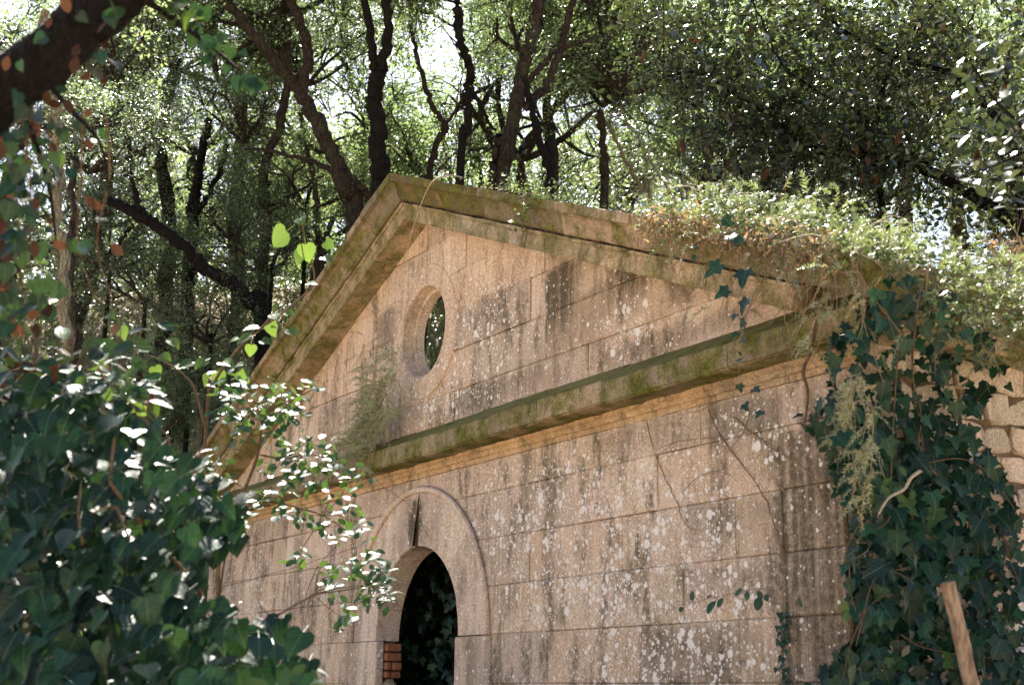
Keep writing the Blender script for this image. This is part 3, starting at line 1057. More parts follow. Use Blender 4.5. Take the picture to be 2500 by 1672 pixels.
# ================================================================== TREES OF THE WOOD BEHIND
def make_crown(seed, leaves, spread=3.0, height=3.6, lsize=0.07, tmpl=T_RHOMB, mat='oak', gap=0.30):
    """a branching crown rooted at the origin: limb mesh and leaf mesh that sits on its twig ends"""
    g = np.random.default_rng(seed)
    tubes, tips = [], []

    def grow(p, d, ln, r, lvl):
        q = p + d * ln * 0.55 + g.normal(0, 0.08 * ln, 3)
        e = p + d * ln + g.normal(0, 0.12 * ln, 3)
        tubes.append(tube_geo([p, q, e], r, r * 0.55, 5 if lvl < 2 else 3, 3 if lvl < 2 else 2))
        if lvl >= 2:
            tips.append(e)
            tips.append(q)
        if lvl < 3:
            for _ in range((5, 4, 4)[lvl]):
                nd = unit(d * 0.7 + g.normal(0, 0.75, 3) + np.array([0, 0, 0.12]))
                grow(e if g.random() < 0.6 else q, nd, ln * g.uniform(0.55, 0.8), r * 0.5, lvl + 1)

    for k in range(5):
        az = 2 * math.pi * (k + g.random() * 0.7) / 5
        el = g.uniform(0.15, 1.2)
        d = np.array([math.cos(az) * math.cos(el) * spread / 3, math.sin(az) * math.cos(el) * spread / 3, math.sin(el) * height / 3.6])
        grow(np.zeros(3), unit(d), g.uniform(1.1, 1.6) * spread / 3, 0.075, 0)
    tips = np.array(tips)
    idx = g.integers(0, len(tips), leaves)
    off = g.normal(0, 1, (leaves, 3))
    off = off / (np.linalg.norm(off, axis=1)[:, None] + 1e-6) * (g.random(leaves)[:, None] ** 0.5) * gap
    pos = tips[idx] + off * np.array([1, 1, 0.75])
    nrm = HALF + g.normal(0, 1, (leaves, 3)) * np.where(g.random((leaves, 1)) < 0.5, 0.32, 0.9)
    tip = g.normal(0, 1, (leaves, 3)) + np.array([0, 0, -0.25])
    V, Fc = cloud_geo(pos, nrm, tip, g.uniform(0.7, 1.3, leaves) * lsize, tmpl)
    TV, TF = join_geo(tubes)
    return fast_mesh('crown_leaves', V, Fc, mat), fast_mesh('crown_limbs', TV, TF, 'bark', True)


CROWNS = [make_crown(100 + k, 9000, lsize=0.08, gap=0.25) for k in range(5)]
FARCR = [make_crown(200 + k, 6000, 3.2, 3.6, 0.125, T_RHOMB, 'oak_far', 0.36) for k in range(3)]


def add_crown(t, loc, sc, pool, limbs=True):
    lv, lb = random.choice(pool)
    mtx = Matrix.Translation(Vector(loc)) @ Matrix.Rotation(random.uniform(0, 6.28), 4, 'Z') @ Matrix.Diagonal((sc, sc, sc * random.uniform(0.85, 1.1), 1))
    for nm, me in (('crown', lv), ('limbs', lb)):
        if nm == 'limbs' and not limbs:
            continue
        me = me.copy()
        me.transform(mtx)
        o = bpy.data.objects.new(nm, me)
        put(o, t)
        if nm == 'crown':
            o['kind'] = 'stuff'


def down_to_ground(pts):
    """extend a traced trunk from its lowest visible point down to the soil"""
    p = pts[0]
    d = unit(p - pts[1])
    base = np.array([p[0] + d[0] * 0.5, p[1] + d[1] * 0.5, 0])
    base[2] = gz(base[0], base[1]) - 0.3
    if base[2] > p[2] - 0.1:
        base[2] = p[2] - 0.4
    return [base] + pts


def traced_tree(name, label, depth, paths, crowns, mat='bark', group=None, cat='tree', pool=None, sides=10):
    """paths: [(width_px, width_end_px, [(x, y)...])] in photo pixels (first is the stem, lowest point first)"""
    geos = []
    base = None
    for k, (w0, w1, pts) in enumerate(paths):
        P = [dat(x, y, depth + (dd[0] if dd else 0)) for x, y, *dd in pts]
        r0, r1 = w0 * K / 2.25 * depth / F_PX, w1 * K / 2.25 * depth / F_PX
        if k == 0:
            P = down_to_ground(P)
            base = P[0]
            r0 *= 1.15
        geos.append(tube_geo(P, r0, r1, sides, 8, 0.09, 0.014))
    t = thing(name, label, cat, base, group)
    V, Fc = join_geo(geos)
    fast_obj('trunk', V, Fc, mat, t, True)
    for (x, y, dd, sc) in crowns:
        add_crown(t, dat(x, y, depth + dd), sc, pool or CROWNS)
    return t


random.seed(5)
traced_tree('oak_tree', 'forked grey oak trunk rising behind the left rake of the gable', 19.5,
            [(44, 36, [(815, 560), (790, 430), (745, 315), (690, 212)]), (34, 24, [(692, 216), (650, 165), (590, 90), (505, -10), (430, -90)]),
             (30, 22, [(690, 214), (706, 120), (685, 50), (655, -30), (640, -120)]), (17, 6, [(800, 425), (730, 375), (640, 352), (560, 338)]),
             (20, 14, [(790, 390), (830, 430), (860, 470)])],
            [(480, -110, 0.5, 0.9), (660, -140, -0.4, 0.9), (560, 330, 1.5, 0.4)])
traced_tree('oak_tree', 'dark double-stemmed oak directly behind the gable apex', 18.5,
            [(42, 40, [(872, 480), (868, 400), (866, 300), (858, 220), (868, 160)]), (30, 22, [(868, 170), (884, 110), (888, 40), (884, -60)]),
             (24, 18, [(862, 200), (852, 110), (838, 20), (830, -80)])],
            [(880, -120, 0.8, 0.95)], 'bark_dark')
traced_tree('oak_tree', 'slender dark stem with a kink just right of the gable apex', 18.0,
            [(20, 24, [(1054, 440), (1068, 300), (1072, 210), (1078, 165), (1058, 110), (1048, 40), (1046, -60)]),
             (15, 8, [(1078, 200), (1100, 240), (1130, 300)])],
            [(1040, -120, 0.5, 0.8)], 'bark_dark')
traced_tree('oak_tree', 'sturdy grey-brown oak trunk with three limbs above the middle of the right rake', 18.5,
            [(40, 30, [(1148, 440), (1160, 360), (1182, 240), (1200, 150), (1222, 70), (1245, -40)]),
             (17, 9, [(1192, 215), (1240, 150), (1290, 110), (1370, 84)]), (24, 16, [(1200, 250), (1255, 190), (1285, 110), (1310, 10), (1320, -60)]),
             (26, 18, [(1130, 440), (1128, 380), (1140, 330)])],
            [(1260, -90, 0.4, 0.9), (1390, 60, 0.8, 0.5)])
ivt = traced_tree('ivy_clad_tree', 'leaning stem wrapped in teal ivy right of the sturdy oak', 18.2,
                  [(22, 16, [(1262, 440), (1252, 380), (1232, 300), (1214, 240), (1200, 170)])], [(1190, 120, 2.0, 0.5)], 'bark_dark')
traced_tree('oak_tree', 'black upright trunk far left of the gable among backlit leaves', 23,
            [(34, 24, [(385, 520), (372, 400), (368, 300), (385, 220), (405, 130)]), (14, 8, [(370, 340), (345, 300), (310, 240)])],
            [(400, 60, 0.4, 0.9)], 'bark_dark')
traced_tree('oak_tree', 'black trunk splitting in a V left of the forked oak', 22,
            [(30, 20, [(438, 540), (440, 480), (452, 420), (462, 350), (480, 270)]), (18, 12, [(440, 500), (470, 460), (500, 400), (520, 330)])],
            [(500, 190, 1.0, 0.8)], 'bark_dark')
traced_tree('leaning_oak', 'crooked dark oak leaning left over the hillside undergrowth', 18.5,
            [(34, 26, [(600, 760), (575, 700), (535, 648), (480, 622), (430, 575), (380, 530), (330, 500), (250, 455)]),
             (18, 11, [(345, 505), (318, 470), (300, 400), (298, 330), (262, 240)]), (11, 6, [(300, 520), (270, 560), (240, 590)])],
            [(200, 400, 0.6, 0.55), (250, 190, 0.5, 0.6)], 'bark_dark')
traced_tree('oak_tree', 'straight dark trunk between the crooked oak and the left rake', 21,
            [(28, 20, [(598, 690), (600, 600), (612, 500), (602, 400), (636, 300), (660, 190), (655, 100)]), (12, 6, [(615, 480), (680, 440), (740, 400)])],
            [(640, 40, 1.0, 0.8)])
traced_tree('oak_tree', 'thin grey stem close behind the left rake', 20.5,
            [(17, 12, [(735, 640), (728, 520), (722, 430), (700, 320), (690, 260)])], [(700, 200, 2.2, 0.5)])
traced_tree('oak_tree', 'thin crossing stems between apex tree and kinked stem', 22,
            [(18, 12, [(980, 480), (985, 400), (1000, 330), (1020, 290), (990, 240), (960, 150), (940, 60)]), (10, 6, [(1010, 300), (1050, 240), (1080, 160)])],
            [(930, 0, 0.6, 0.8)])
for (xx, lab, d, w, pth, mt) in (
        (1385, 'short grey trunk seen over the right rake, leftmost of the row', 21, 22, [(1385, 470), (1383, 400), (1380, 330), (1372, 250)], 'bark'),
        (1455, 'pale thin stem seen over the right rake, second of the row', 21.5, 12, [(1490, 500), (1470, 440), (1440, 380), (1390, 280)], 'bark_pale'),
        (1545, 'leaning pale bare pole over the right rake', 19, 8, [(1580, 500), (1556, 480), (1510, 400), (1450, 300), (1420, 250)], 'bark_pale'),
        (1622, 'grey trunk above the leaf-strewn end of the right rake', 20, 18, [(1622, 500), (1620, 420), (1616, 330), (1600, 260)], 'bark'),
        (1700, 'dark slanting trunk behind the sunlit roof creeper', 22, 20, [(1735, 520), (1750, 450), (1768, 400), (1790, 330)], 'bark_dark'),
        (1800, 'pale trunk glimpsed through oak leaves above the roof creeper', 24, 24, [(1790, 500), (1795, 420), (1790, 330), (1780, 200)], 'bark_pale')):
    traced_tree('oak_tree', lab, d, [(w, w * 0.75, pth)], [(pth[-1][0], pth[-1][1] - 40, 0.8, 0.7)], mt)
traced_tree('sapling', 'pale green-grey slim trunk in the left foreground thicket', 9.5,
            [(26, 20, [(150, 900), (148, 780), (142, 560), (132, 400), (130, 300), (112, 160), (100, 40)])], [(90, -40, 0.6, 0.35)], 'bark_pale')
traced_tree('sapling', 'second slim pale trunk beside the green-grey one at left', 10.5,
            [(22, 18, [(168, 900), (166, 780), (160, 640), (164, 520), (170, 380)])], [(176, 300, 1.0, 0.3)], 'bark')

# the mass of the wood: many more small evergreen oaks on the slope
FILL = []
random.seed(11)
for row, (y, d0) in enumerate(((40, 25), (230, 26), (420, 27), (150, 34), (340, 36), (530, 30))):
    for k in range(8):
        x = -60 + k * 350 + random.uniform(-110, 110) + (row % 2) * 170
        FILL.append((x, y + random.uniform(-60, 60), d0 + random.uniform(-2.0, 3.0)))
MARKS = [(140, 'the slim pale trunks'), (380, 'the black upright trunk'), (480, 'the V-split trunk'), (690, 'the forked oak'), (875, 'the apex tree'), (1060, 'the kinked stem'),
         (1190, 'the sturdy oak'), (1380, 'the short grey trunk'), (1620, 'the leaf-strewn rake end'), (1900, 'the roof creeper'), (2250, 'the sunlit oak spray')]
seen_lab = {}
for (x, y, d) in FILL:
    far = d > 32
    if (y > 480 and x > 700) or (far and x < 1300 and random.random() < .45) or (y < 130 and 150 < x < 1350 and random.random() < .25):
        continue
    mk = min(MARKS, key=lambda q: abs(q[0] - x))
    band = 'high' if y < 130 else ('mid-height' if y < 330 else ('low' if y < 470 else 'lowest'))
    lab = f'{"distant pale" if far else "bushy"} evergreen oak {band} in the wood, {"left" if x < mk[0] else "right"} of {mk[1]}'
    c = dat(x, y, d)
    g = gz(c[0], c[1])
    zb = max(g + 0.4, c[2] - 1.2)
    t = thing('oak_tree', lab, 'tree', (c[0], c[1], g), 'evergreen oaks of the wood')
    P = [np.array([c[0] + random.uniform(-.4, .4), c[1] + random.uniform(-.4, .4), g - 0.2]), np.array([c[0] + random.uniform(-.3, .3), c[1], (g + zb) / 2]), np.array([c[0], c[1], zb + 0.1])]
    V, Fc = tube_geo(P, 0.16, 0.09, 7, 5, 0.05, 0.02)
    fast_obj('trunk', V, Fc, 'bark', t, True)
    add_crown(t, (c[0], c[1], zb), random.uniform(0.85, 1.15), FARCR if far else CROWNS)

# far wood: one mass that nobody could count
n = 13000
az = rng.uniform(-0.5, 0.5, n)
dist = rng.uniform(42, 58, n)
hx = np.array([-0.8623, 0.5064])
rx = np.array([0.5064, 0.8623])
PX = CAM[0] + dist * (hx[0] * np.cos(az) + rx[0] * np.sin(az))
PY = CAM[1] + dist * (hx[1] * np.cos(az) + rx[1] * np.sin(az))
PZ = ground_h(PX, PY) + rng.random(n) ** 1.3 * 5.5 * (0.75 + 0.25 * np.sin(az * 37) * np.cos(az * 11 + dist * 0.2))
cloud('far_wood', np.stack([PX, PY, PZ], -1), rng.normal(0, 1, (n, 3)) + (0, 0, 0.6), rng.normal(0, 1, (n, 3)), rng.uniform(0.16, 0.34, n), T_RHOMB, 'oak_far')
tag(bpy.data.objects['far_wood'], 'hazy bright foliage of the far wood beyond the oaks', 'foliage', kind='stuff')

# undergrowth on the slope
def scatter_slope(n, u0, u1, w0, w1):
    u = rng.uniform(u0, u1, n)
    w = rng.uniform(w0, w1, n) * u
    X = CAM[0] - 0.8623 * u + 0.5064 * w
    Y = CAM[1] + 0.5064 * u + 0.8623 * w
    ok = (np.abs(X) > 5.3) | (Y > DEEP + 0.2)
    return X[ok], Y[ok]


X, Y = scatter_slope(70000, 15.5, 29, -0.42, 0.06)
clump = np.sin(X * 2.1 + Y * 1.3) * np.sin(X * 0.9 - Y * 1.9) + rng.normal(0, 0.5, len(X))
Zh = np.abs(rng.normal(0, 0.25, len(X))) * (1 + np.clip(clump, 0, 2))
P = np.stack([X, Y, flat_on_chapel(X, Y) + Zh], -1)
o = cloud('undergrowth', P, HALF + rng.normal(0, 0.5, P.shape), rng.normal(0, 1, P.shape) + (0, 0, 0.1), rng.uniform(0.035, 0.11, len(P)), T_RHOMB, 'under')
tag(o, 'low leafy undergrowth covering the wooded slope behind the chapel', 'undergrowth', kind='stuff')
X, Y = scatter_slope(9000, 15.5, 24, -0.42, 0.1)
P = np.stack([X, Y, flat_on_chapel(X, Y)], -1)
o = cloud('grass', P, rng.normal(0, 1, P.shape) * (1, 1, 0.2), rng.normal(0, 0.35, P.shape) + (0, 0, 1), rng.uniform(0.25, 0.6, len(P)), T_BLADE, 'grass')
tag(o, 'thin grass and dry blades on the slope left of the chapel', 'grass', kind='stuff')
X, Y = scatter_slope(12000, 15.0, 22, -0.42, 0.0)
P = np.stack([X, Y, flat_on_chapel(X, Y) + 0.02], -1)
o = cloud('leaf_litter', P, rng.normal(0, 0.35, P.shape) + (0, 0, 1), rng.normal(0, 1, P.shape), rng.uniform(0.04, 0.09, len(P)), T_RHOMB, 'dead_i')
tag(o, 'brown fallen leaves on the slope left of the chapel', 'leaf litter', kind='stuff')

# bushes on the slope left of the chapel
random.seed(3)
for (x, y, d, sc, lab) in ((330, 700, 19, 0.42, 'dark bush on the slope below the leaning oak'), (480, 790, 18.5, 0.36, 'bush beside the foot of the crooked oak'),
                           (250, 620, 20, 0.5, 'evergreen bush under the far left trunks'), (430, 900, 17.2, 0.3, 'shadowy shrub close to the left end of the chapel'),
                           (620, 620, 20, 0.4, 'evergreen bush hugging the left rake'), (700, 480, 21, 0.5, 'leafy bush between thin stems and left rake'),
                           (540, 560, 22, 0.5, 'evergreen bush behind the crooked oak'), (360, 1000, 16.8, 0.3, 'dark low shrub above the foreground ivy')):
    c = dat(x, y, d)
    t = thing('bush', lab, 'bush', (c[0], c[1], gz(c[0], c[1])))
    fast_obj('stem', *tube_geo([(c[0], c[1], gz(c[0], c[1]) - 0.1), (c[0] + .05, c[1], c[2] - sc * 0.6), (c[0], c[1], c[2])], 0.04, 0.02, 6, 4), 'bark_dark', t, True)
    add_crown(t, c, sc, CROWNS)

# ================================================================== LEANING TREE AT THE TOP LEFT, overhanging crown
random.seed(31)
D = 4.6
P = [dat(-420, 560, D), dat(-200, 380, D), dat(-20, 232, D), dat(80, 150, D), dat(190, 62, D), dat(300, -30, D), dat(420, -140, D + 0.1), dat(560, -300, D + 0.3)]
base = np.array([P[0][0], P[0][1], gz(P[0][0], P[0][1])])
lean = thing('leaning_tree', 'thick black leaning trunk draped in creeper across the top left corner', 'tree', base)
V, Fc = tube_geo([base - (0, 0, .2), (base + P[0]) / 2] + P, 0.12, 0.068, 14, 7, 0.05, 0.006)
fast_obj('trunk', V, Fc, 'bark_dark', lean, True)
tip = P[-1]
geos = [tube_geo([P[5], dat(340, 5, D - 0.05), dat(460, 90, D + 0.1), dat(560, 170, D + 0.25)], 0.016, 0.004, 6, 5, 0.05),
        tube_geo([P[2], dat(60, 280, D), dat(110, 420, D), dat(130, 560, D)], 0.012, 0.004, 6, 5),
        tube_geo([P[3], dat(150, 240, D - .1), dat(230, 330, D - .1), dat(250, 460, D)], 0.01, 0.003, 6, 5)]
tubes('branch', geos, 'bark_dark', lean)
# crown overhead, out of frame, that shades the ivy below
ivy_c = dat(120, 1250, 4.4)
for k, (t_, sx, sc) in enumerate(((5.2, -1.05, 0.40), (6.0, -0.7, 0.28))):
    c = ivy_c + SUN * t_ + RT * sx + np.array([0, 0, -0.4])
    fast_obj('branch', *tube_geo([tip, (tip + c) / 2 + (0, 0, .2), c], 0.05, 0.03, 8, 5), 'bark_dark', lean, True)
    add_crown(lean, c, sc, CROWNS)
# creeper leaves on the leaning trunk: brown, red, some green and lit
random.seed(8)
for k in range(46):
    x = random.uniform(0, 300)
    y = 232 - 0.87 * x + random.gauss(60, 95)
    if x > 190 and y > 200:
        y = random.uniform(20, 180)
    p = dat(x, y, D + random.uniform(-0.35, 0.25))
    dead = random.random() < 0.45
    nrm = -FW + np.array([random.gauss(0, .6), random.gauss(0, .6), random.gauss(0.1, .6)])
    leaf_obj('creeper_dead' if dead else 'creeper_green', T_ELL if dead else T_HEART, 'dead' if dead else 'ivy', p, nrm, np.array([random.gauss(0, .5), random.gauss(0, .5), -1]), random.uniform(0.035, 0.065), lean)
for (x, y, s) in ((385, 22, .07), (360, 40, .06), (420, 12, .075), (440, 30, .065), (400, 45, .05), (460, 45, .05), (340, 10, .05)):
    p = dat(x, y, D)
    leaf_obj('creeper_lime', T_HEART, 'lime', p, np.array([.3, -.6, .7]) + rng.normal(0, .3, 3), np.array([random.gauss(0, .5), random.gauss(0, .5), -1]), s, lean)
for k in range(26):
    x = random.uniform(420, 600)
    y = 20 + (x - 420) * 0.95 + random.gauss(0, 26)
    leaf_obj('creeper_green', T_HEART, 'ivy', dat(x, y, D + .1), -FW + rng.normal(0, .6, 3), np.array([random.gauss(0, .5), random.gauss(0, .5), -1]), random.uniform(.03, .055), lean)

# dangling dry creeper below it, left edge
dc = thing('dry_creeper', 'curtain of brown and green creeper leaves hanging at the left edge', 'creeper', dat(120, 760, 4.8))
geos = []
for x0 in (10, 40, 75, 110, 190, 240):
    geos.append(tube_geo([dat(x0, 240, D), dat(x0 + random.uniform(-20, 30), 400, 4.7), dat(x0 + random.uniform(-20, 40), 560, 4.8), dat(x0 + random.uniform(-20, 40), 700, 4.9)], 0.004, 0.002, 5, 5))
tubes('stem', geos, 'stem', dc)
for k in range(190):
    x = min(300, abs(random.gauss(0, 1)) * 110)
    y = random.uniform(230, 760)
    if x > 190 and (y < 200 or y > 600):
        continue
    if 105 < x < 175 and random.random() < 0.5:
        continue
    r = random.random()
    key, mt = ('creeper_dead', 'dead') if r < 0.28 else (('creeper_green', 'ivy') if r < 0.95 else ('creeper_lime', 'lime'))
    leaf_obj(key, T_ELL if 'dead' in key else T_HEART, mt, dat(x, y, random.uniform(4.3, 5.1)), -FW + rng.normal(0, .7, 3) + (0, 0, .2), np.array([random.gauss(0, .5), random.gauss(0, .5), -1]), random.uniform(.03, .065), dc)

# ================================================================== FOREGROUND IVY MASS, LEFT
random.seed(12)
POLY = [(-40, 880), (120, 850), (240, 900), (330, 930), (380, 1000), (450, 1030), (490, 1110), (560, 1160), (540, 1230), (480, 1270), (470, 1360), (560, 1400), (640, 1410),
        (700, 1450), (730, 1520), (740, 1600), (-40, 1600)]
ivy = thing('ivy_thicket', 'dense thicket of dark heart-leaved ivy filling the lower left corner', 'ivy', dat(200, 1560, 4.7))


def ivy_depth(x, y):
    return 4.9 - 0.7 * max(0, min(1, (y - 850) / 750)) + 0.5 * max(0, (x - 350) / 400)


pts = poly_points(POLY, 300, 26)
for (x, y) in pts:
    d = ivy_depth(x, y) + random.uniform(-0.12, 0.22)
    nrm = HALF + rng.normal(0, .38, 3) - FW * random.uniform(0, .7)
    tp = np.array([random.gauss(0.15, .45), random.gauss(-.1, .45), -0.8])
    sz = random.uniform(0.065, 0.105)
    key, tm = random.choice((('ivy_heart', T_HEART), ('ivy_heart', T_HEART), ('ivy_broad', T_IVYB)))
    leaf_obj(key, tm, 'ivy', dat(x, y, d), nrm, tp, sz, ivy)
for (x, y) in poly_points([(500, 1060), (620, 1180), (560, 1250), (500, 1260), (460, 1180)], 9, 30) + [(530, 1230), (565, 1165), (490, 1180), (430, 1100), (470, 1090)]:
    leaf_obj('ivy_heart', T_HEART, 'ivy', dat(x, y, 5.0), HALF + rng.normal(0, .25, 3), np.array([random.gauss(.4, .4), -.3, -.7]), random.uniform(.07, .10), ivy)
pp = poly_points([(x - 15, y + 20) for x, y in POLY], 1500)
pos = np.array([dat(x, y, ivy_depth(x, y) + random.uniform(0.2, 0.85)) for x, y in pp])
cloud('inner_leaves', pos, rng.normal(0, .5, pos.shape) - FW * .6 + (0, 0, .5), rng.normal(0, .5, pos.shape) + (0, 0, -.7), rng.uniform(.06, .1, len(pos)), T_OVAL, 'ivy_i', ivy)
pp2 = poly_points([(-300, 1500), (740, 1500), (760, 2640), (-300, 2640)], 1500)
pos = np.array([dat(x, y, 4.75 + random.uniform(-.3, .6)) for x, y in pp2])
pos = pos[pos[:, 2] > GZ]
cloud('lower_leaves', pos, rng.normal(0, .5, pos.shape) - FW * .6 + (0, 0, .5), rng.normal(0, .5, pos.shape) + (0, 0, -.7), rng.uniform(.06, .1, len(pos)), T_OVAL, 'ivy_i', ivy)
geos = [tube_geo([dat(480, 1400, 4.9), dat(440, 1330, 4.9), dat(270, 1130, 4.6), dat(255, 1080, 4.6), dat(262, 1000, 4.6)], .008, .004, 6, 6),
        tube_geo([dat(310, 1260, 4.5), dat(285, 1210, 4.5), dat(262, 1160, 4.55), dat(200, 1180, 4.6)], .006, .003, 6, 6),
        tube_geo([dat(470, 1560, 5), dat(500, 1380, 5), dat(520, 1260, 5.05), dat(560, 1170, 5.1)], .006, .003, 6, 6),
        tube_geo([dat(190, 1250, 4.5), dat(180, 1180, 4.5), dat(186, 1100, 4.6)], .005, .003, 6, 6)]
for k in range(26):
    x, y = random.choice(pp)
    geos.append(tube_geo([dat(x, y, 4.9), dat(x + random.uniform(-40, 40), y - 60, 4.85), dat(x + random.uniform(-70, 70), y - 130, 4.8)], .004, .002, 5, 4))
tubes('stem', geos, 'stem', ivy)

# lit mixed shrub above the ivy at the left edge
sh = thing('bramble_shrub', 'sun-flecked yellow-green bramble above the dark ivy at the left edge', 'shrub', dat(120, 950, 5.4))
geos = []
for k in range(12):
    x = random.uniform(-10, 330)
    geos.append(tube_geo([dat(x + random.uniform(-40, 40), 960, 5.3), dat(x, 850, 5.3), dat(x + random.uniform(-40, 60), 740, 5.3)], .004, .002, 5, 4))
tubes('stem', geos, 'stem', sh)
for k in range(210):
    x = random.uniform(-20, 380)
    y = 905 - abs(random.gauss(0, 1)) * 75 + (x / 380) * 20
    r = random.random()
    key, mt, tm = ('lime_ell', 'lime', T_ELL) if r < .3 else (('ivy_ell', 'ivy', T_ELL) if r < .85 else ('creeper_dead', 'dead', T_ELL))
    leaf_obj(key, tm, mt, dat(x, y, random.uniform(4.9, 5.7)), HALF + rng.normal(0, .5, 3), np.array([random.gauss(.3, .8), random.gauss(-.3, .8), -.4]), random.uniform(.05, .095), sh)

# tall broad-leaved plant beside the left rake
tp_ = thing('broad_leaved_plant', 'tall stems with broad bright green leaves beside the left rake', 'plant', dat(470, 1000, 7.4))
D7 = 7.4
root7 = dat(470, 1000, D7)
root7[2] = GZ - .1
tubes('stem', [tube_geo([root7, dat(470, 1000, D7), dat(490, 880, D7), dat(545, 800, D7), dat(600, 750, D7), dat(640, 700, D7)], .01, .005, 6, 6),
                            tube_geo([dat(600, 750, D7), dat(680, 690, D7), dat(720, 640, D7), dat(700, 560, D7), dat(690, 500, D7)], .006, .003, 6, 6),
                            tube_geo([dat(470, 980, D7), dat(440, 880, D7), dat(380, 830, D7), dat(330, 810, D7)], .007, .003, 6, 6)], 'stem', tp_)
for (x, y, s, nz, tx) in ((655, 530, .20, .25, -.9), (688, 500, .11, .8, .3), (700, 560, .15, .1, .1), (695, 575, .13, .2, -.2), (745, 555, .10, .6, .7), (740, 590, .10, .7, .5),
                          (705, 650, .09, .8, .8), (625, 720, .10, .9, .3), (655, 715, .09, .9, .8), (620, 740, .12, .1, .1), (660, 755, .11, .5, .6), (640, 700, .09, .8, -.3),
                          (590, 750, .13, .9, -.7), (570, 770, .12, .9, -.9), (600, 780, .10, .9, .9), (575, 790, .10, .0, .0), (545, 775, .09, .8, -.9),
                          (440, 830, .13, .9, -.8), (470, 825, .12, .9, -.3), (510, 830, .13, .9, .5), (540, 840, .11, .9, .9), (500, 850, .12, .3, .1), (550, 850, .12, .1, .3),
                          (480, 860, .10, .2, -.2), (420, 840, .10, .8, -.9), (330, 800, .11, .9, -.9), (300, 790, .10, .9, -.6), (370, 815, .10, .5, .7), (355, 840, .10, .1, .2),
                          (390, 780, .10, .9, .4), (300, 920, .13, .1, .8), (280, 900, .12, .8, -.6), (325, 930, .12, .0, .2), (250, 720, .09, .5, .5), (275, 750, .1, .2, .3)):
    nrm = HALF * nz + rng.normal(0, .2, 3) - FW * (1 - nz)
    leaf_obj('broad_heart', T_HEART, 'lime', dat(x, y, D7 + random.uniform(-.2, .2) if x > 400 else 6.0), nrm, RT * tx + np.array([0, 0, -.55]), s * (.62 if x > 400 else .55), tp_)

# small-leaved evergreen branches in front of the facade
random.seed(40)
shrub = thing('evergreen_shrub', 'evergreen shrub with small oval glossy leaves reaching across the left of the facade', 'shrub', dat(470, 1560, 6.8))
CL = [(500, 885), (530, 895), (560, 872), (600, 905), (640, 880), (680, 905), (720, 880), (505, 940), (560, 950), (620, 945), (680, 945), (540, 920), (655, 915), (590, 935), (640, 1000), (700, 1010),
      (740, 1030), (765, 1060), (690, 1070), (620, 1060), (480, 1050), (512, 1085), (470, 1130), (660, 1100), (720, 1100), (805, 1090), (760, 1130), (790, 1160), (600, 1140), (640, 1165), (560, 1180), (700, 1180),
      (740, 1205), (685, 1275), (775, 1225), (815, 1205), (850, 1275), (872, 1300), (830, 1325), (765, 1315), (740, 1295), (800, 1290), (870, 1345), (895, 1360), (840, 1370), (800, 1390), (780, 1410),
      (760, 1340), (720, 1050), (660, 1040), (600, 985), (550, 985), (640, 960), (880, 1320), (825, 1285)]
DS = 6.9
main = [(480, 1560), (500, 1420), (500, 1300), (520, 1200), (560, 1120), (590, 1040), (600, 960)]
root = dat(480, 1560, DS)
root[2] = GZ - .1
geos = [tube_geo([root] + [dat(x, y, DS) for x, y in main], .016, .006, 7, 6),
        tube_geo([dat(x, y, DS) for x, y in ((600, 1420), (660, 1395), (720, 1362), (780, 1352), (850, 1340))], .005, .003, 6, 6),
        tube_geo([dat(x, y, DS) for x, y in ((480, 1560), (540, 1480), (600, 1420))], .008, .005, 6, 4)]
hubs = [dat(x, y, DS) for x, y in ((600, 960), (590, 1040), (560, 1120), (520, 1200), (850, 1340), (720, 1362), (700, 1040), (740, 1180), (660, 920))]
geos += [tube_geo([dat(590, 1040, DS), dat(650, 1050, DS), dat(700, 1040, DS), dat(760, 1050, DS)], .006, .003, 6, 5),
         tube_geo([dat(560, 1120, DS), dat(640, 1150, DS), dat(740, 1180, DS), dat(800, 1220, DS)], .006, .003, 6, 5),
         tube_geo([dat(600, 960, DS), dat(630, 930, DS), dat(660, 920, DS), dat(720, 890, DS)], .006, .003, 6, 5)]
nleaf = 0
for (x, y) in CL:
    c = dat(x, y, DS + random.uniform(-.25, .25))
    hb = min(hubs, key=lambda h: np.linalg.norm(h - c))
    geos.append(tube_geo([hb, (hb + c) / 2 + rng.normal(0, .02, 3), c], .003, .0016, 5, 4))
    ax = unit(np.array([random.gauss(.3, .5), random.gauss(-.2, .5), .5]))
    for q in range(random.randint(4, 7)):
        a = q * 2.4
        out = unit(np.cross(ax, [math.cos(a), math.sin(a), 0.3]))
        nrm = unit(HALF * 1.2 + ax * .4 + rng.normal(0, .5, 3))
        leaf_obj('shrub_ell', T_ELL, 'shrub', c + out * .012 - ax * .012 * q + rng.normal(0, .01, 3), nrm, out + rng.normal(0, .25, 3) + (0, 0, -.25), random.uniform(.04, .062), shrub)
        nleaf += 1
tubes('branch', geos, 'stem', shrub)
pos = np.array([dat(*(np.array(random.choice(CL)) + np.random.default_rng(k).normal(0, 15, 2)), DS + random.uniform(-.25, .25)) for k in range(430)])
cloud('small_leaves', pos, HALF + rng.normal(0, .6, pos.shape), rng.normal(0, .8, pos.shape) + (0, 0, -.3), rng.uniform(.036, .058, len(pos)), T_ELL, 'shrub_i', shrub)

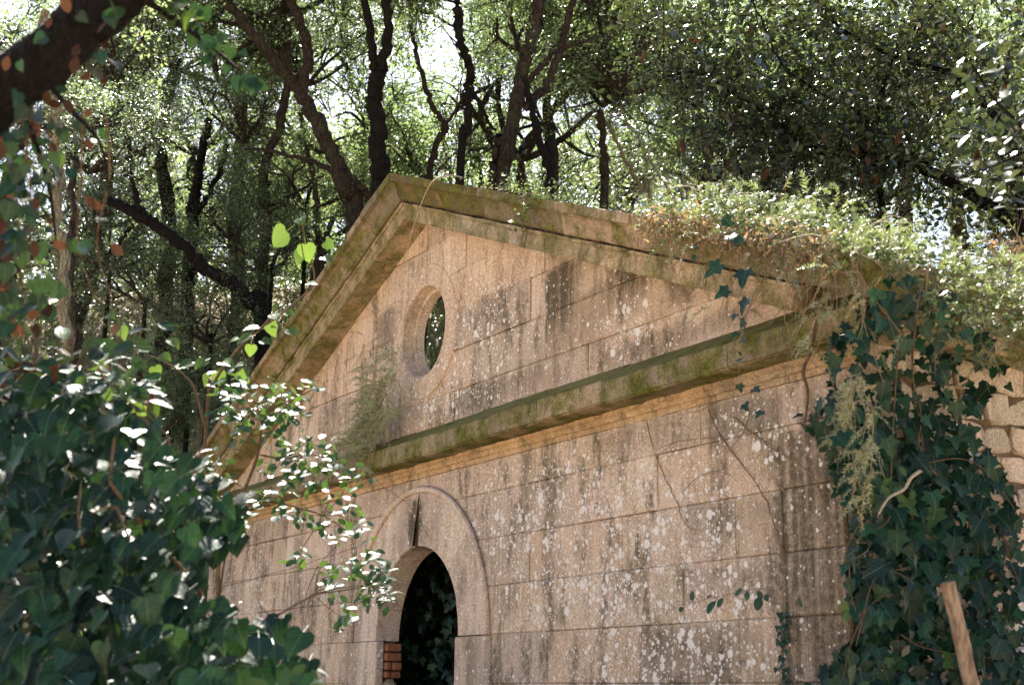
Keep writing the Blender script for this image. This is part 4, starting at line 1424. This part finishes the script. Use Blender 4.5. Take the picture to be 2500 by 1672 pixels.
# ================================================================== NEAR OAK AT THE RIGHT
random.seed(51)
DO = 12.0
oak_base = dat(2700, 1500, 12.2)
oak = thing('oak_tree', 'near oak with dark glossy leaves and brown dead ones over the right corner', 'tree', (oak_base[0], oak_base[1], gz(oak_base[0], oak_base[1])))
B = [([(2700, 1500), (2680, 1100), (2600, 760), (2480, 600)], .13, .1),
     ([(2480, 600), (2344, 522), (2250, 460), (2150, 402), (2060, 372), (1990, 352)], .07, .032),
     ([(1990, 352), (1890, 338), (1820, 318), (1760, 262), (1700, 225), (1600, 168), (1520, 175)], .028, .01),
     ([(2340, 520), (2330, 380), (2290, 290), (2200, 180), (2100, 145), (2030, 118), (1950, 82), (1890, 30), (1840, -40)], .04, .014),
     ([(2000, 355), (2010, 420), (2030, 520), (2035, 600)], .026, .03),
     ([(1990, 350), (2010, 260), (2040, 150), (2100, 60), (2160, -20)], .02, .008),
     ([(1870, 330), (1830, 315), (1790, 290), (1700, 288), (1660, 320)], .009, .004),
     ([(2150, 402), (2060, 330), (1960, 260), (1860, 200), (1790, 150), (1740, 40), (1700, -40)], .018, .006)]
geos = []
tips = []
for pts, r0, r1 in B:
    P = [dat(x, y, DO + (0.25 * math.sin(x * .01))) for x, y in pts]
    geos.append(tube_geo(P, r0, r1, 9, 6, .05, .006))
    if r0 < .06:
        Q = catmull(P, 8)
        for q in Q[::2]:
            for _ in range(3):
                e = q + rng.normal(0, .38, 3) + np.array([0, 0, -.02])
                geos.append(tube_geo([q, (q + e) / 2 + rng.normal(0, .04, 3), e], .006, .002, 4, 3))
                tips += [e, (q + e) / 2]
for (x, y) in poly_points([(1380, -30), (2400, -30), (2400, 540), (2250, 500), (2150, 440), (1990, 420), (1760, 360), (1600, 280), (1500, 180)], 150):
    q = dat(x, y, DO + random.uniform(-.6, .9))
    e = q + rng.normal(0, .25, 3)
    geos.append(tube_geo([q, (q + e) / 2 + rng.normal(0, .04, 3), e], .005, .002, 4, 3))
    tips += [q, e, (q + e) / 2]
V, Fc = join_geo(geos)
fast_obj('trunk', V, Fc, 'bark_dark', oak, True)
tips = np.array(tips)
n = 14000
pos = tips[rng.integers(0, len(tips), n)] + rng.normal(0, .11, (n, 3))
cloud('crown', pos, rng.normal(0, .7, (n, 3)) + (0, 0, .8), rng.normal(0, .9, (n, 3)) + (0, 0, -.35), rng.uniform(.045, .085, n), T_OVAL, 'oak_near', oak)
for k in range(240):
    x, y = poly_points([(1420, 0), (2340, 0), (2340, 480), (2150, 420), (1990, 400), (1760, 340), (1560, 220)], 1)[0]
    leaf_obj('oak_ell', T_ELL, 'oak_near_o', dat(x, y, DO - random.uniform(.2, .9)), rng.normal(0, .6, 3) + (0, 0, .8), rng.normal(0, .8, 3) + (0, 0, -.4), random.uniform(.06, .09), oak)
for (x, y) in [(1475, 120), (1520, 80), (1680, 275), (1690, 255), (1560, 320), (1625, 330), (2120, 205), (2130, 225), (1990, 360), (1975, 395), (1990, 320), (1960, 330), (2060, 300), (2080, 390), (2300, 190), (2010, 400), (1880, 300),
               (1720, 60), (1880, 20), (2160, 60), (1610, 95), (2240, 340), (2280, 400), (2190, 330), (1665, 370), (1760, 385)]:
    leaf_obj('oak_dead', T_LONG, 'dead', dat(x, y, DO - .5), -FW + rng.normal(0, .5, 3), np.array([random.gauss(0, .3), random.gauss(0, .3), -1]), random.uniform(.08, .13), oak, 'dead_leaf')
# closer lit spray at the right edge
spray = thing('oak_spray', 'out-of-focus sunlit spray of oak leaves at the upper right edge', 'branch', dat(2420, 420, 6.0))
tubes('twig', [tube_geo([dat(2480, 460, 6), dat(2380, 330, 6), dat(2280, 230, 6), dat(2220, 140, 6)], .012, .004, 6, 6),
                            tube_geo([dat(2380, 330, 6), dat(2300, 370, 6), dat(2220, 400, 6)], .008, .003, 6, 5)], 'bark_dark', spray)
for k in range(150):
    x, y = poly_points([(2200, 90), (2370, 60), (2370, 480), (2240, 470), (2170, 380), (2180, 250)], 1)[0]
    leaf_obj('oak_ell', T_ELL, 'oak_near_o', dat(x, y, 6.0 + random.uniform(-.4, .5)), HALF + rng.normal(0, .5, 3), rng.normal(0, .8, 3) + (0, 0, -.3), random.uniform(.045, .07), spray)

# ================================================================== CREEPER ON THE ROOF, RIGHT
random.seed(61)
roofv = thing('roof_creeper', 'tangle of sunlit feathery creeper spilling over the right end of the gable roof', 'creeper', (4.8, -0.1, 1.9))
cen, tips = [], []
for k in range(150):
    x0 = random.uniform(4.3, 5.75) if k > 16 else random.uniform(3.6, 4.3)
    y0 = random.uniform(-.46, .25)
    hh = np.interp(x0, [3.3, 3.6, 4.0, 4.7, 5.3, 5.7], [.0, .06, .12, .16, .10, .0]) * random.uniform(-.2, 1.2)
    cen.append((x0, y0, 3.93 - RISE * x0 + hh, random.uniform(.03, .085)))
for k in range(150):      # along the eave of the side wall
    y0 = random.uniform(-.1, 1.5)
    cen.append((HW + random.uniform(.15, .75), y0, 1.70 + random.uniform(-.3, .16), random.uniform(.05, .11)))
cen = np.array(cen)
sp = []
for k in range(760):
    q = cen[random.randint(0, len(cen) - 1)]
    sp.append((q[:3] + rng.normal(0, 1, 3) * q[3], np.array([random.gauss(.1, .7), random.gauss(-.45, .7), random.gauss(.45, .45)]), random.uniform(.1, .26)))
P, Nn, T, S_, G = plumes(sp)
cloud('feathery_foliage', P, Nn, T, S_, T_NEEDLE, 'feather', roofv)
tubes('frond_stem', G, 'twig', roofv)
n = 5200
ci = rng.integers(0, len(cen), n)
P = cen[ci, :3] + rng.normal(0, 1, (n, 3)) * cen[ci, 3:4] * (1, 1, .6)
cloud('broad_foliage', P, HALF + rng.normal(0, .6, (n, 3)), rng.normal(0, .8, (n, 3)), rng.uniform(.02, .05, n), T_OVAL, 'lime_i', roofv)
geos = []
for k in range(60):
    q = cen[random.randint(0, len(cen) - 1), :3]
    e = q + rng.normal(0, .2, 3) * (1, 1, .35)
    geos.append(tube_geo([q, (q + e) / 2 + (0, 0, .05), e], .004, .0015, 4, 4))
tubes('runner', geos, 'twig_pale', roofv)
# clumps draping over the front and the corner
tips, geos = [], []
for k in range(46):
    x0 = random.uniform(3.9, 5.65)
    z0 = 3.51 + .40 - RISE * x0
    L = random.uniform(.1, .7) * (1.15 if x0 > 4.5 else .5)
    y0 = -random.uniform(.38, .52)
    p = [np.array([x0, -.2, z0 + .06]), np.array([x0, y0, z0]), np.array([x0 + random.gauss(0, .12), y0 - .05, z0 - L * .5]), np.array([x0 + random.gauss(0, .22), y0 + random.gauss(0, .06), z0 - L])]
    geos.append(tube_geo(p, .004, .0016, 5, 5))
    if random.random() < .65:
        Q = catmull(p, 6)
        tips += list(Q[3:])
for k in range(70):
    y0 = random.uniform(0, 3.0)
    x0 = HW + random.uniform(.22, .42)
    z0 = 1.75 + random.uniform(-.05, .2)
    L = random.uniform(.1, .6)
    p = [np.array([x0 - .2, y0, z0 + .05]), np.array([x0, y0, z0]), np.array([x0 + .04, y0 + random.gauss(0, .1), z0 - L])]
    geos.append(tube_geo(p, .004, .0016, 5, 5))
    tips += list(catmull(p, 6)[3:])
tubes('stem', geos, 'twig', roofv)
tips = np.array(tips)
P, Nn, T, S_, G = plumes([(tips[random.randint(0, len(tips) - 1)], np.array([random.gauss(0, .5), random.gauss(-.4, .5), random.gauss(-.5, .5)]), random.uniform(.08, .2)) for _ in range(190)])
cloud('hanging_foliage', P, Nn, T, S_, T_NEEDLE, 'feather', roofv)
tubes('frond_stem', G, 'twig', roofv)
n = 900
sx = rng.uniform(3.5, 5.5, n)
pos = np.stack([sx, rng.uniform(-.5, .2, n), 3.51 + .42 - RISE * sx + np.abs(rng.normal(0, .06, n))], -1)
cloud('leafy_foliage', pos, rng.normal(0, .6, (n, 3)) + (0, 0, .7), rng.normal(0, .8, (n, 3)), rng.uniform(.02, .05, n), T_OVAL, 'lime_i', roofv)
n = 2600
sx = rng.uniform(3.8, 5.5, n)
pos = np.stack([sx, rng.uniform(-.52, -.1, n), 3.51 + .36 - RISE * sx + rng.normal(0, .07, n)], -1)
cloud('dry_foliage', pos, rng.normal(0, .7, (n, 3)), rng.normal(0, .8, (n, 3)) + (0, 0, -.4), rng.uniform(.02, .045, n), T_OVAL, 'dry', roofv)

# small green tuft hanging over the middle of the right rake
tuft = thing('hanging_tuft', 'small sunlit tuft of creeper hanging over the middle of the right rake', 'creeper', (1.9, -.2, 3.2))
p0 = onY(1185, 440, -.3)
path = [p0 + (0, .25, .05), onY(1200, 446, -.42), onY(1205, 470, -.44), onY(1195, 495, -.44), onY(1175, 518, -.44)]
fast_obj('stem', *tube_geo(path, .004, .002, 5, 5), 'twig', tuft, True)
Q = catmull(path, 8)
for k in range(60):
    q = Q[random.randint(0, len(Q) - 1)] + rng.normal(0, .03, 3)
    leaf_obj('tuft_ell', T_ELL, 'lime', q, rng.normal(0, .5, 3) + (0, -.3, .7), rng.normal(0, .7, 3) + (0, 0, -.6), random.uniform(.025, .045), tuft)
n = 420
sx = rng.normal(1.95, .35, n)
pos = np.stack([sx, rng.uniform(-.36, .3, n), 3.51 + .405 - RISE * sx + np.abs(rng.normal(0, .03, n)) * (1 + 1.5 * (np.abs(sx - 1.9) < .45))], -1)
cloud('low_growth', pos, rng.normal(0, .7, (n, 3)) + (0, 0, .6), rng.normal(0, .8, (n, 3)), rng.uniform(.015, .035, n), T_OVAL, 'feather', tuft)
lit = thing('fallen_leaves', 'rusty fallen leaves lying along the top of the right rake', 'leaves', (2.5, -.1, 2.95))
for k in range(70):
    x = random.choice((random.uniform(.6, 2.2), random.uniform(2.2, 4.0), random.uniform(3.3, 3.8)))
    leaf_obj('litter_leaf', T_ELL, 'dead', np.array([x, random.uniform(-.37, .1), 3.51 + .408 - RISE * x + random.uniform(0, .02)]), rng.normal(0, .4, 3) + (0.3, 0, 1), rng.normal(0, 1, 3), random.uniform(.025, .05), lit)

# long dry stem looping over the apex
ds = thing('dry_climber', 'long bleached stem arching over the gable apex and hanging before the tympanum', 'stem', onY(1060, 405, -.3))
fast_obj('stalk', *tube_geo([onY(1062, 408, -.2), onY(1030, 402, -.42), onY(995, 412, -.45), onY(978, 436, -.46), onY(962, 475, -.46), onY(945, 525, -.46), onY(930, 580, -.46), onY(916, 622, -.46)], .0065, .003, 6, 6), 'twig_pale', ds, True)

# ================================================================== IVY ON THE RIGHT CORNER
random.seed(71)
PR = [(1890, 800), (1960, 700), (2040, 620), (2180, 660), (2260, 760), (2320, 880), (2200, 960), (2250, 1020), (2330, 1150), (2344, 1300), (2340, 1420), (2400, 1600), (1830, 1600), (1960, 1450), (1950, 1380), (1930, 1300),
      (1960, 1180), (1900, 1100), (1880, 1000), (1830, 960), (1900, 880)]
civy = thing('corner_ivy', 'thick dark ivy climbing the right corner of the facade', 'ivy', (5.2, -.3, GZ))


def corner_pt(x, y, out):
    if y < 800:
        out += .34
    p = onY(x, y, -out)
    if p[0] > HW + (.1 if y >= 800 else .35):
        q = onX(x, y, HW + out)
        return q, np.array([1.0, -.5, .25])
    return p, np.array([.25, -1.0, .25])


pts = poly_points(PR, 300, 17)
for (x, y) in pts:
    if y < 900 and random.random() < .2:
        continue
    p, nb = corner_pt(x, y, random.uniform(.12, .46))
    leaf_obj(*random.choice((('ivy_lobed', T_IVY), ('ivy_lobed', T_IVY), ('ivy_broad', T_IVYB)))[:2], 'ivy', p, nb + rng.normal(0, .55, 3) + (0, 0, .25), np.array([random.gauss(0, .5), random.gauss(0, .5), -1]), random.uniform(.045, .12), civy)
pp = [q for q in poly_points(PR, 1500) if q[1] > 930 or random.random() < .3]
pos = np.array([corner_pt(x, y, random.uniform(.02, .12))[0] for x, y in pp])
nb = np.array([corner_pt(x, y, .1)[1] for x, y in pp])
cloud('inner_leaves', pos, nb + rng.normal(0, .4, pos.shape), rng.normal(0, .5, pos.shape) + (0, 0, -1), rng.uniform(.05, .09, len(pos)), (T_IVY[0], T_IVY[1]), 'ivy_i', civy)
lo = np.stack([rng.uniform(4.55, 5.5, 900), rng.uniform(-.3, -.03, 900), rng.uniform(GZ, -.35, 900)], -1)
cloud('lower_leaves', lo, rng.normal(0, .4, lo.shape) + (.2, -1, .3), rng.normal(0, .5, lo.shape) + (0, 0, -1), rng.uniform(.05, .09, len(lo)), T_IVY, 'ivy_i', civy)
geos = [tube_geo([(5.0, -.1, GZ - .1), (4.95, -.06, -.8), (5.05, -.05, 0), (5.0, -.06, .9)], .022, .012, 8, 6, .05)]
for pts_, r in (([(1870, 730), (1858, 800), (1840, 850), (1850, 900), (1842, 980)], .012), ([(2110, 640), (2095, 760), (2090, 860), (2110, 950), (2105, 1020), (2145, 1090)], .006),
                ([(2060, 760), (2050, 900), (2040, 1100), (2035, 1190), (1960, 1240), (1945, 1330), (1960, 1400)], .0045),
                ([(2120, 1060), (2200, 1050), (2260, 1080), (2320, 1160), (2330, 1190), (2300, 1220), (2310, 1270), (2335, 1340)], .0035),
                ([(1980, 1180), (1940, 1250), (1935, 1300)], .004), ([(2150, 1090), (2120, 1060), (2110, 990)], .005),
                ([(1960, 1480), (2000, 1330), (2050, 1310), (2100, 1340)], .004), ([(2060, 1450), (2110, 1480), (2200, 1500)], .004),
                ([(1930, 1560), (1950, 1470), (1990, 1390), (2040, 1350)], .004)):
    P = [corner_pt(x, y, .3)[0] for x, y in pts_]
    geos.append(tube_geo(P, r, r * .6, 6, 6))
tubes('stem', geos, 'stem', civy)
for (x, y) in [(2020, 1110), (2040, 1095), (2075, 1090), (2090, 1120), (2000, 1130), (2060, 1130), (1940, 1395), (1930, 1375), (2180, 1510), (2160, 1490), (1990, 1560), (2080, 1150)]:
    p, nb = corner_pt(x, y, .42)
    leaf_obj('lime_ell', T_ELL, 'lime', p, nb + rng.normal(0, .4, 3), rng.normal(0, .5, 3) + (0, 0, -.8), random.uniform(.05, .09), civy)
fast_obj('broken_branch', *tube_geo([corner_pt(2130, 1065, .4)[0], corner_pt(2090, 1090, .45)[0], corner_pt(2070, 1120, .45)[0], corner_pt(2035, 1140, .48)[0], corner_pt(2010, 1180, .48)[0]], .010, .005, 7, 5, .08), 'twig_pale', civy, True)
# feathery strands in front of the cornice end
fe = thing('feathery_creeper', 'pale feathery creeper hanging before the right end of the cornice', 'creeper', onY(1940, 1000, -.5))
geos, tips = [], []
for (pts_, den) in (([(1900, 640), (1890, 700), (1850, 730)], 1), ([(1880, 690), (1860, 760), (1855, 800)], 1), ([(1975, 860), (1955, 900), (1945, 950), (1930, 1010)], 2), ([(1990, 900), (2000, 980), (1980, 1060)], 1), ([(1960, 870), (1990, 930), (1970, 1000)], 1),
                    ([(1930, 960), (1960, 1080), (1950, 1140)], 1), ([(2000, 1000), (1990, 1100), (1960, 1160)], 1), ([(1920, 620), (1960, 640), (1990, 690)], 1), ([(1810, 560), (1805, 600), (1800, 640)], 1)):
    P = [onY(x, y, -.5) for x, y in pts_]
    geos.append(tube_geo(P, .004, .002, 5, 6))
    tips += list(catmull(P, 8)) * den
tubes('stem', geos, 'twig', fe)
tips = np.array(tips)
P, Nn, T, S_, G = plumes([(tips[random.randint(0, len(tips) - 1)], np.array([random.gauss(0, .6), random.gauss(-.3, .5), random.gauss(-.3, .5)]), random.uniform(.07, .17)) for _ in range(120)])
cloud('feathery_foliage', P, Nn, T, S_, T_NEEDLE, 'feather_pale', fe)
tubes('frond_stem', G, 'twig', fe)

# hanging strand of single ivy leaves in front of the right rake
random.seed(75)
st = thing('ivy_strand', 'single strand of pointed ivy leaves hanging in front of the right rake', 'ivy', onY(1695, 880, -.55))
SP = [(1690, 530), (1680, 570), (1692, 610), (1700, 650), (1690, 700), (1696, 760), (1692, 820), (1695, 880)]
fast_obj('stem', *tube_geo([onY(x, y, -.56) for x, y in SP], .003, .0016, 5, 6), 'twig', st, True)
for (x, y, s, fl) in ((1650, 605, .12, 0), (1708, 620, .115, 0), (1668, 665, .09, 0), (1712, 685, .10, 0), (1686, 720, .05, 1), (1706, 735, .065, 0), (1690, 762, .055, 1), (1700, 778, .055, 0), (1688, 805, .045, 1), (1696, 825, .045, 0),
                      (1697, 855, .04, 1), (1692, 880, .05, 0), (1725, 890, .06, 0), (1745, 942, .06, 0), (1705, 925, .06, 0), (1672, 540, .08, 1), (1700, 545, .07, 0), (1660, 500, .08, 0), (1585, 565, .05, 1), (1590, 585, .04, 0)):
    leaf_obj('ivy_lobed', T_IVY, 'ivy', onY(x, y, -.58), np.array([.3, -.6, .9 if fl else .3]) + rng.normal(0, .3, 3), np.array([random.gauss(0, .8), random.gauss(0, .3), -.8]), s, st)

# thin creeper along the facade edge
edge = thing('edge_ivy', 'narrow strip of small ivy leaves climbing the facade beside the dark corner', 'ivy', onY(1795, 1560, -.03))
fast_obj('stem', *tube_geo([onY(x, y, -.012) for x, y in ((1795, 2100), (1792, 1800), (1795, 1600), (1790, 1500), (1800, 1420), (1805, 1370))], .004, .002, 5, 6), 'stem', edge, True)
for k in range(46):
    y = random.uniform(1400, 1575)
    leaf_obj('ivy_broad', T_IVYB, 'ivy', onY(1795 + random.gauss(0, 8), y, -random.uniform(.02, .07)), np.array([.2, -1, .4]) + rng.normal(0, .3, 3), np.array([random.gauss(0, .6), 0, -1]), random.uniform(.025, .045), edge)

# bramble shoot across the lower wall
br = thing('bramble_shoot', 'thin bramble shoot with green leaflets crossing the lower right wall', 'bramble', onY(1800, 1400, -.4))
fast_obj('stem', *tube_geo([onY(x, y, -.4) for x, y in ((1830, 1390), (1760, 1352), (1720, 1350), (1660, 1362), (1600, 1375), (1560, 1385))], .003, .0015, 5, 6), 'twig', br, True)
for (x, y, s) in ((1585, 1352, .06), (1640, 1375, .085), (1632, 1362, .05), (1655, 1368, .06), (1700, 1345, .06), (1712, 1352, .05), (1740, 1365, .08), (1735, 1352, .05), (1753, 1360, .05), (1560, 1388, .045), (1830, 1365, .06)):
    leaf_obj('lime_dark', T_ELL, 'shrub', onY(x, y, -.42), np.array([.2, -.9, .5]) + rng.normal(0, .25, 3), np.array([random.gauss(0, .4), 0, -1]), s, br)

# leafless creeper stems clinging to the wall on the right
wall_st = thing('bare_creeper', 'leafless brown creeper stems clinging to the upper right of the wall', 'creeper', onY(1790, 1290, -.012))
geos = []
for pts_, r in (([(1480, 960), (1500, 1040), (1540, 1130), (1570, 1200), (1600, 1215)], .004), ([(1620, 930), (1650, 1000), (1720, 1090), (1760, 1160), (1780, 1230), (1790, 1290)], .005), ([(1650, 1000), (1560, 1010), (1500, 1030)], .003),
                ([(1670, 950), (1760, 1020), (1860, 1090), (1900, 1200), (1940, 1250)], .005), ([(1720, 930), (1700, 990), (1660, 1040)], .003), ([(1560, 1130), (1600, 1090), (1650, 1080), (1690, 1100)], .0025),
                ([(1860, 1100), (1930, 1220), (1990, 1250), (1900, 1330), (1850, 1440)], .004), ([(1990, 1230), (1930, 1260), (1900, 1300)], .003), ([(1680, 900), (1600, 940), (1540, 950)], .0025)):
    geos.append(tube_geo([onY(x, y, -.01 if x < 1850 else -.08) for x, y in pts_], r, r * .55, 5, 6, 0, .003))
tubes('stem', geos, 'twig', wall_st)

# bare twigs against the left wall
lt = thing('bare_twigs', 'thin leafless twigs against the wall left of the doorway', 'twig', onY(650, 1400, -.1))
geos = []
for pts_, r in (([(610, 1425), (700, 1370), (780, 1345), (860, 1340)], .006), ([(690, 1400), (720, 1310), (760, 1260), (800, 1220)], .004), ([(480, 1350), (560, 1330), (700, 1290), (820, 1250)], .004), ([(870, 1340), (900, 1370), (930, 1400)], .003),
                ([(600, 1110), (640, 1060), (670, 1000), (680, 960)], .004), ([(850, 1090), (900, 1130), (940, 1160), (990, 1240)], .003), ([(930, 1110), (960, 1040), (1000, 990)], .003)):
    geos.append(tube_geo([onY(x, y, -.15) for x, y in pts_], r, r * .5, 5, 6, 0, .004))
tubes('stem', geos, 'stem', lt)

# feathery plant on the cornice below the round window
wp = thing('wall_plant', 'feathery pale green plant growing on the cornice below the round window', 'plant', onY(830, 1020, -.15))
geos, tips = [], []
for k in range(34):
    x1 = random.gauss(868, 30)
    y1 = random.uniform(765, 960)
    P = [onY(820 + random.gauss(0, 22), 1045, -.14), onY((820 + x1) / 2, (1040 + y1) / 2, -.24), onY(x1, y1, -.2 - random.random() * .12)]
    geos.append(tube_geo(P, .003, .001, 4, 5))
    tips += list(catmull(P, 8)[3:])
for k in range(10):
    P = [onY(800 + random.gauss(0, 30), 1035, -.2), onY(800 + random.gauss(0, 40), 1020, -.3), onY(810 + random.gauss(0, 45), 1090, -.3)]
    geos.append(tube_geo(P, .003, .001, 4, 5))
    tips += list(catmull(P, 8)[6:])
tubes('stem', geos, 'twig', wp)
tips = np.array(tips)
P, Nn, T, S_, G = plumes([(tips[random.randint(0, len(tips) - 1)], np.array([random.gauss(0, .6), random.gauss(-.3, .4), random.gauss(.1, .5)]), random.uniform(.09, .22)) for _ in range(620)])
cloud('feathery_foliage', P, Nn, T, S_, T_NEEDLE, 'feather_pale', wp)
tubes('frond_stem', G, 'twig', wp)

# ivy inside the doorway
random.seed(81)
ii = thing('doorway_ivy', 'shadowed ivy hanging inside the dark doorway', 'ivy', (-1.6, 1.2, GZ))
V, Fc = tube_geo([(-2.0, 1.35, GZ), (-1.8, 1.3, -.6), (-1.9, 1.35, .3), (-1.6, 1.3, .9)], .03, .015, 7, 6)
fast_obj('stem', V, Fc, 'bark_dark', ii, True)
for k in range(170):
    p = onY(random.uniform(905, 1058), random.uniform(1255, 1575), random.uniform(.4, .9))
    leaf_obj('ivy_lobed', T_IVY, 'ivy', p, np.array([.7, -.7, .5]) + rng.normal(0, .4, 3), np.array([random.gauss(0, .5), random.gauss(0, .5), -1]), random.uniform(.06, .10), ii)
pos = np.array([onY(random.uniform(890, 1070), random.uniform(1240, 1600), random.uniform(.9, 1.5)) for _ in range(900)])
cloud('inner_leaves', pos, rng.normal(0, .4, pos.shape) + (.6, -.7, .4), rng.normal(0, .5, pos.shape) + (0, 0, -1), rng.uniform(.06, .1, len(pos)), T_OVAL, 'ivy_i', ii)

# weathered post leaning among the corner ivy
post = thing('wooden_post', 'weathered broken wooden post leaning in the ivy at the lower right', 'post', corner_pt(2205, 1560, .5)[0])
a, b = corner_pt(2170, 1332, .5)[0], corner_pt(2235, 1600, .5)[0]
b = a + (b - a) * ((GZ - .1 - a[2]) / (b[2] - a[2]))
V, Fc = tube_geo([b, (a * .35 + b * .65) + (.012, 0, 0), (a * .7 + b * .3) - (.006, 0, 0), a], .05, .036, 12, 10, .07)
nq = len(V) // 12
Fc = [tuple(f) for f in Fc] + [tuple(range((nq - 1) * 12, nq * 12))]
obj('post_shaft', V, Fc, 'wood', post)

# dry brush pile at the right edge behind the creeper
db = thing('dry_brush', 'pinkish dry brushwood at the right edge above the side wall', 'brushwood', dat(2330, 640, 9.5))
geos = []
for k in range(40):
    p = dat(random.uniform(2270, 2400), random.uniform(560, 690), 9.5 + random.uniform(-.3, .3))
    geos.append(tube_geo([p, p + rng.normal(0, .1, 3), p + rng.normal(0, .2, 3)], .004, .002, 4, 3))
tubes('twig', geos, 'twig', db)
pos = np.array([dat(random.uniform(2260, 2400), random.uniform(550, 700), 9.5 + random.uniform(-.3, .3)) for _ in range(700)])
cloud('dry_leaves', pos, rng.normal(0, .7, pos.shape), rng.normal(0, .8, pos.shape), rng.uniform(.03, .06, len(pos)), T_OVAL, 'dry', db)
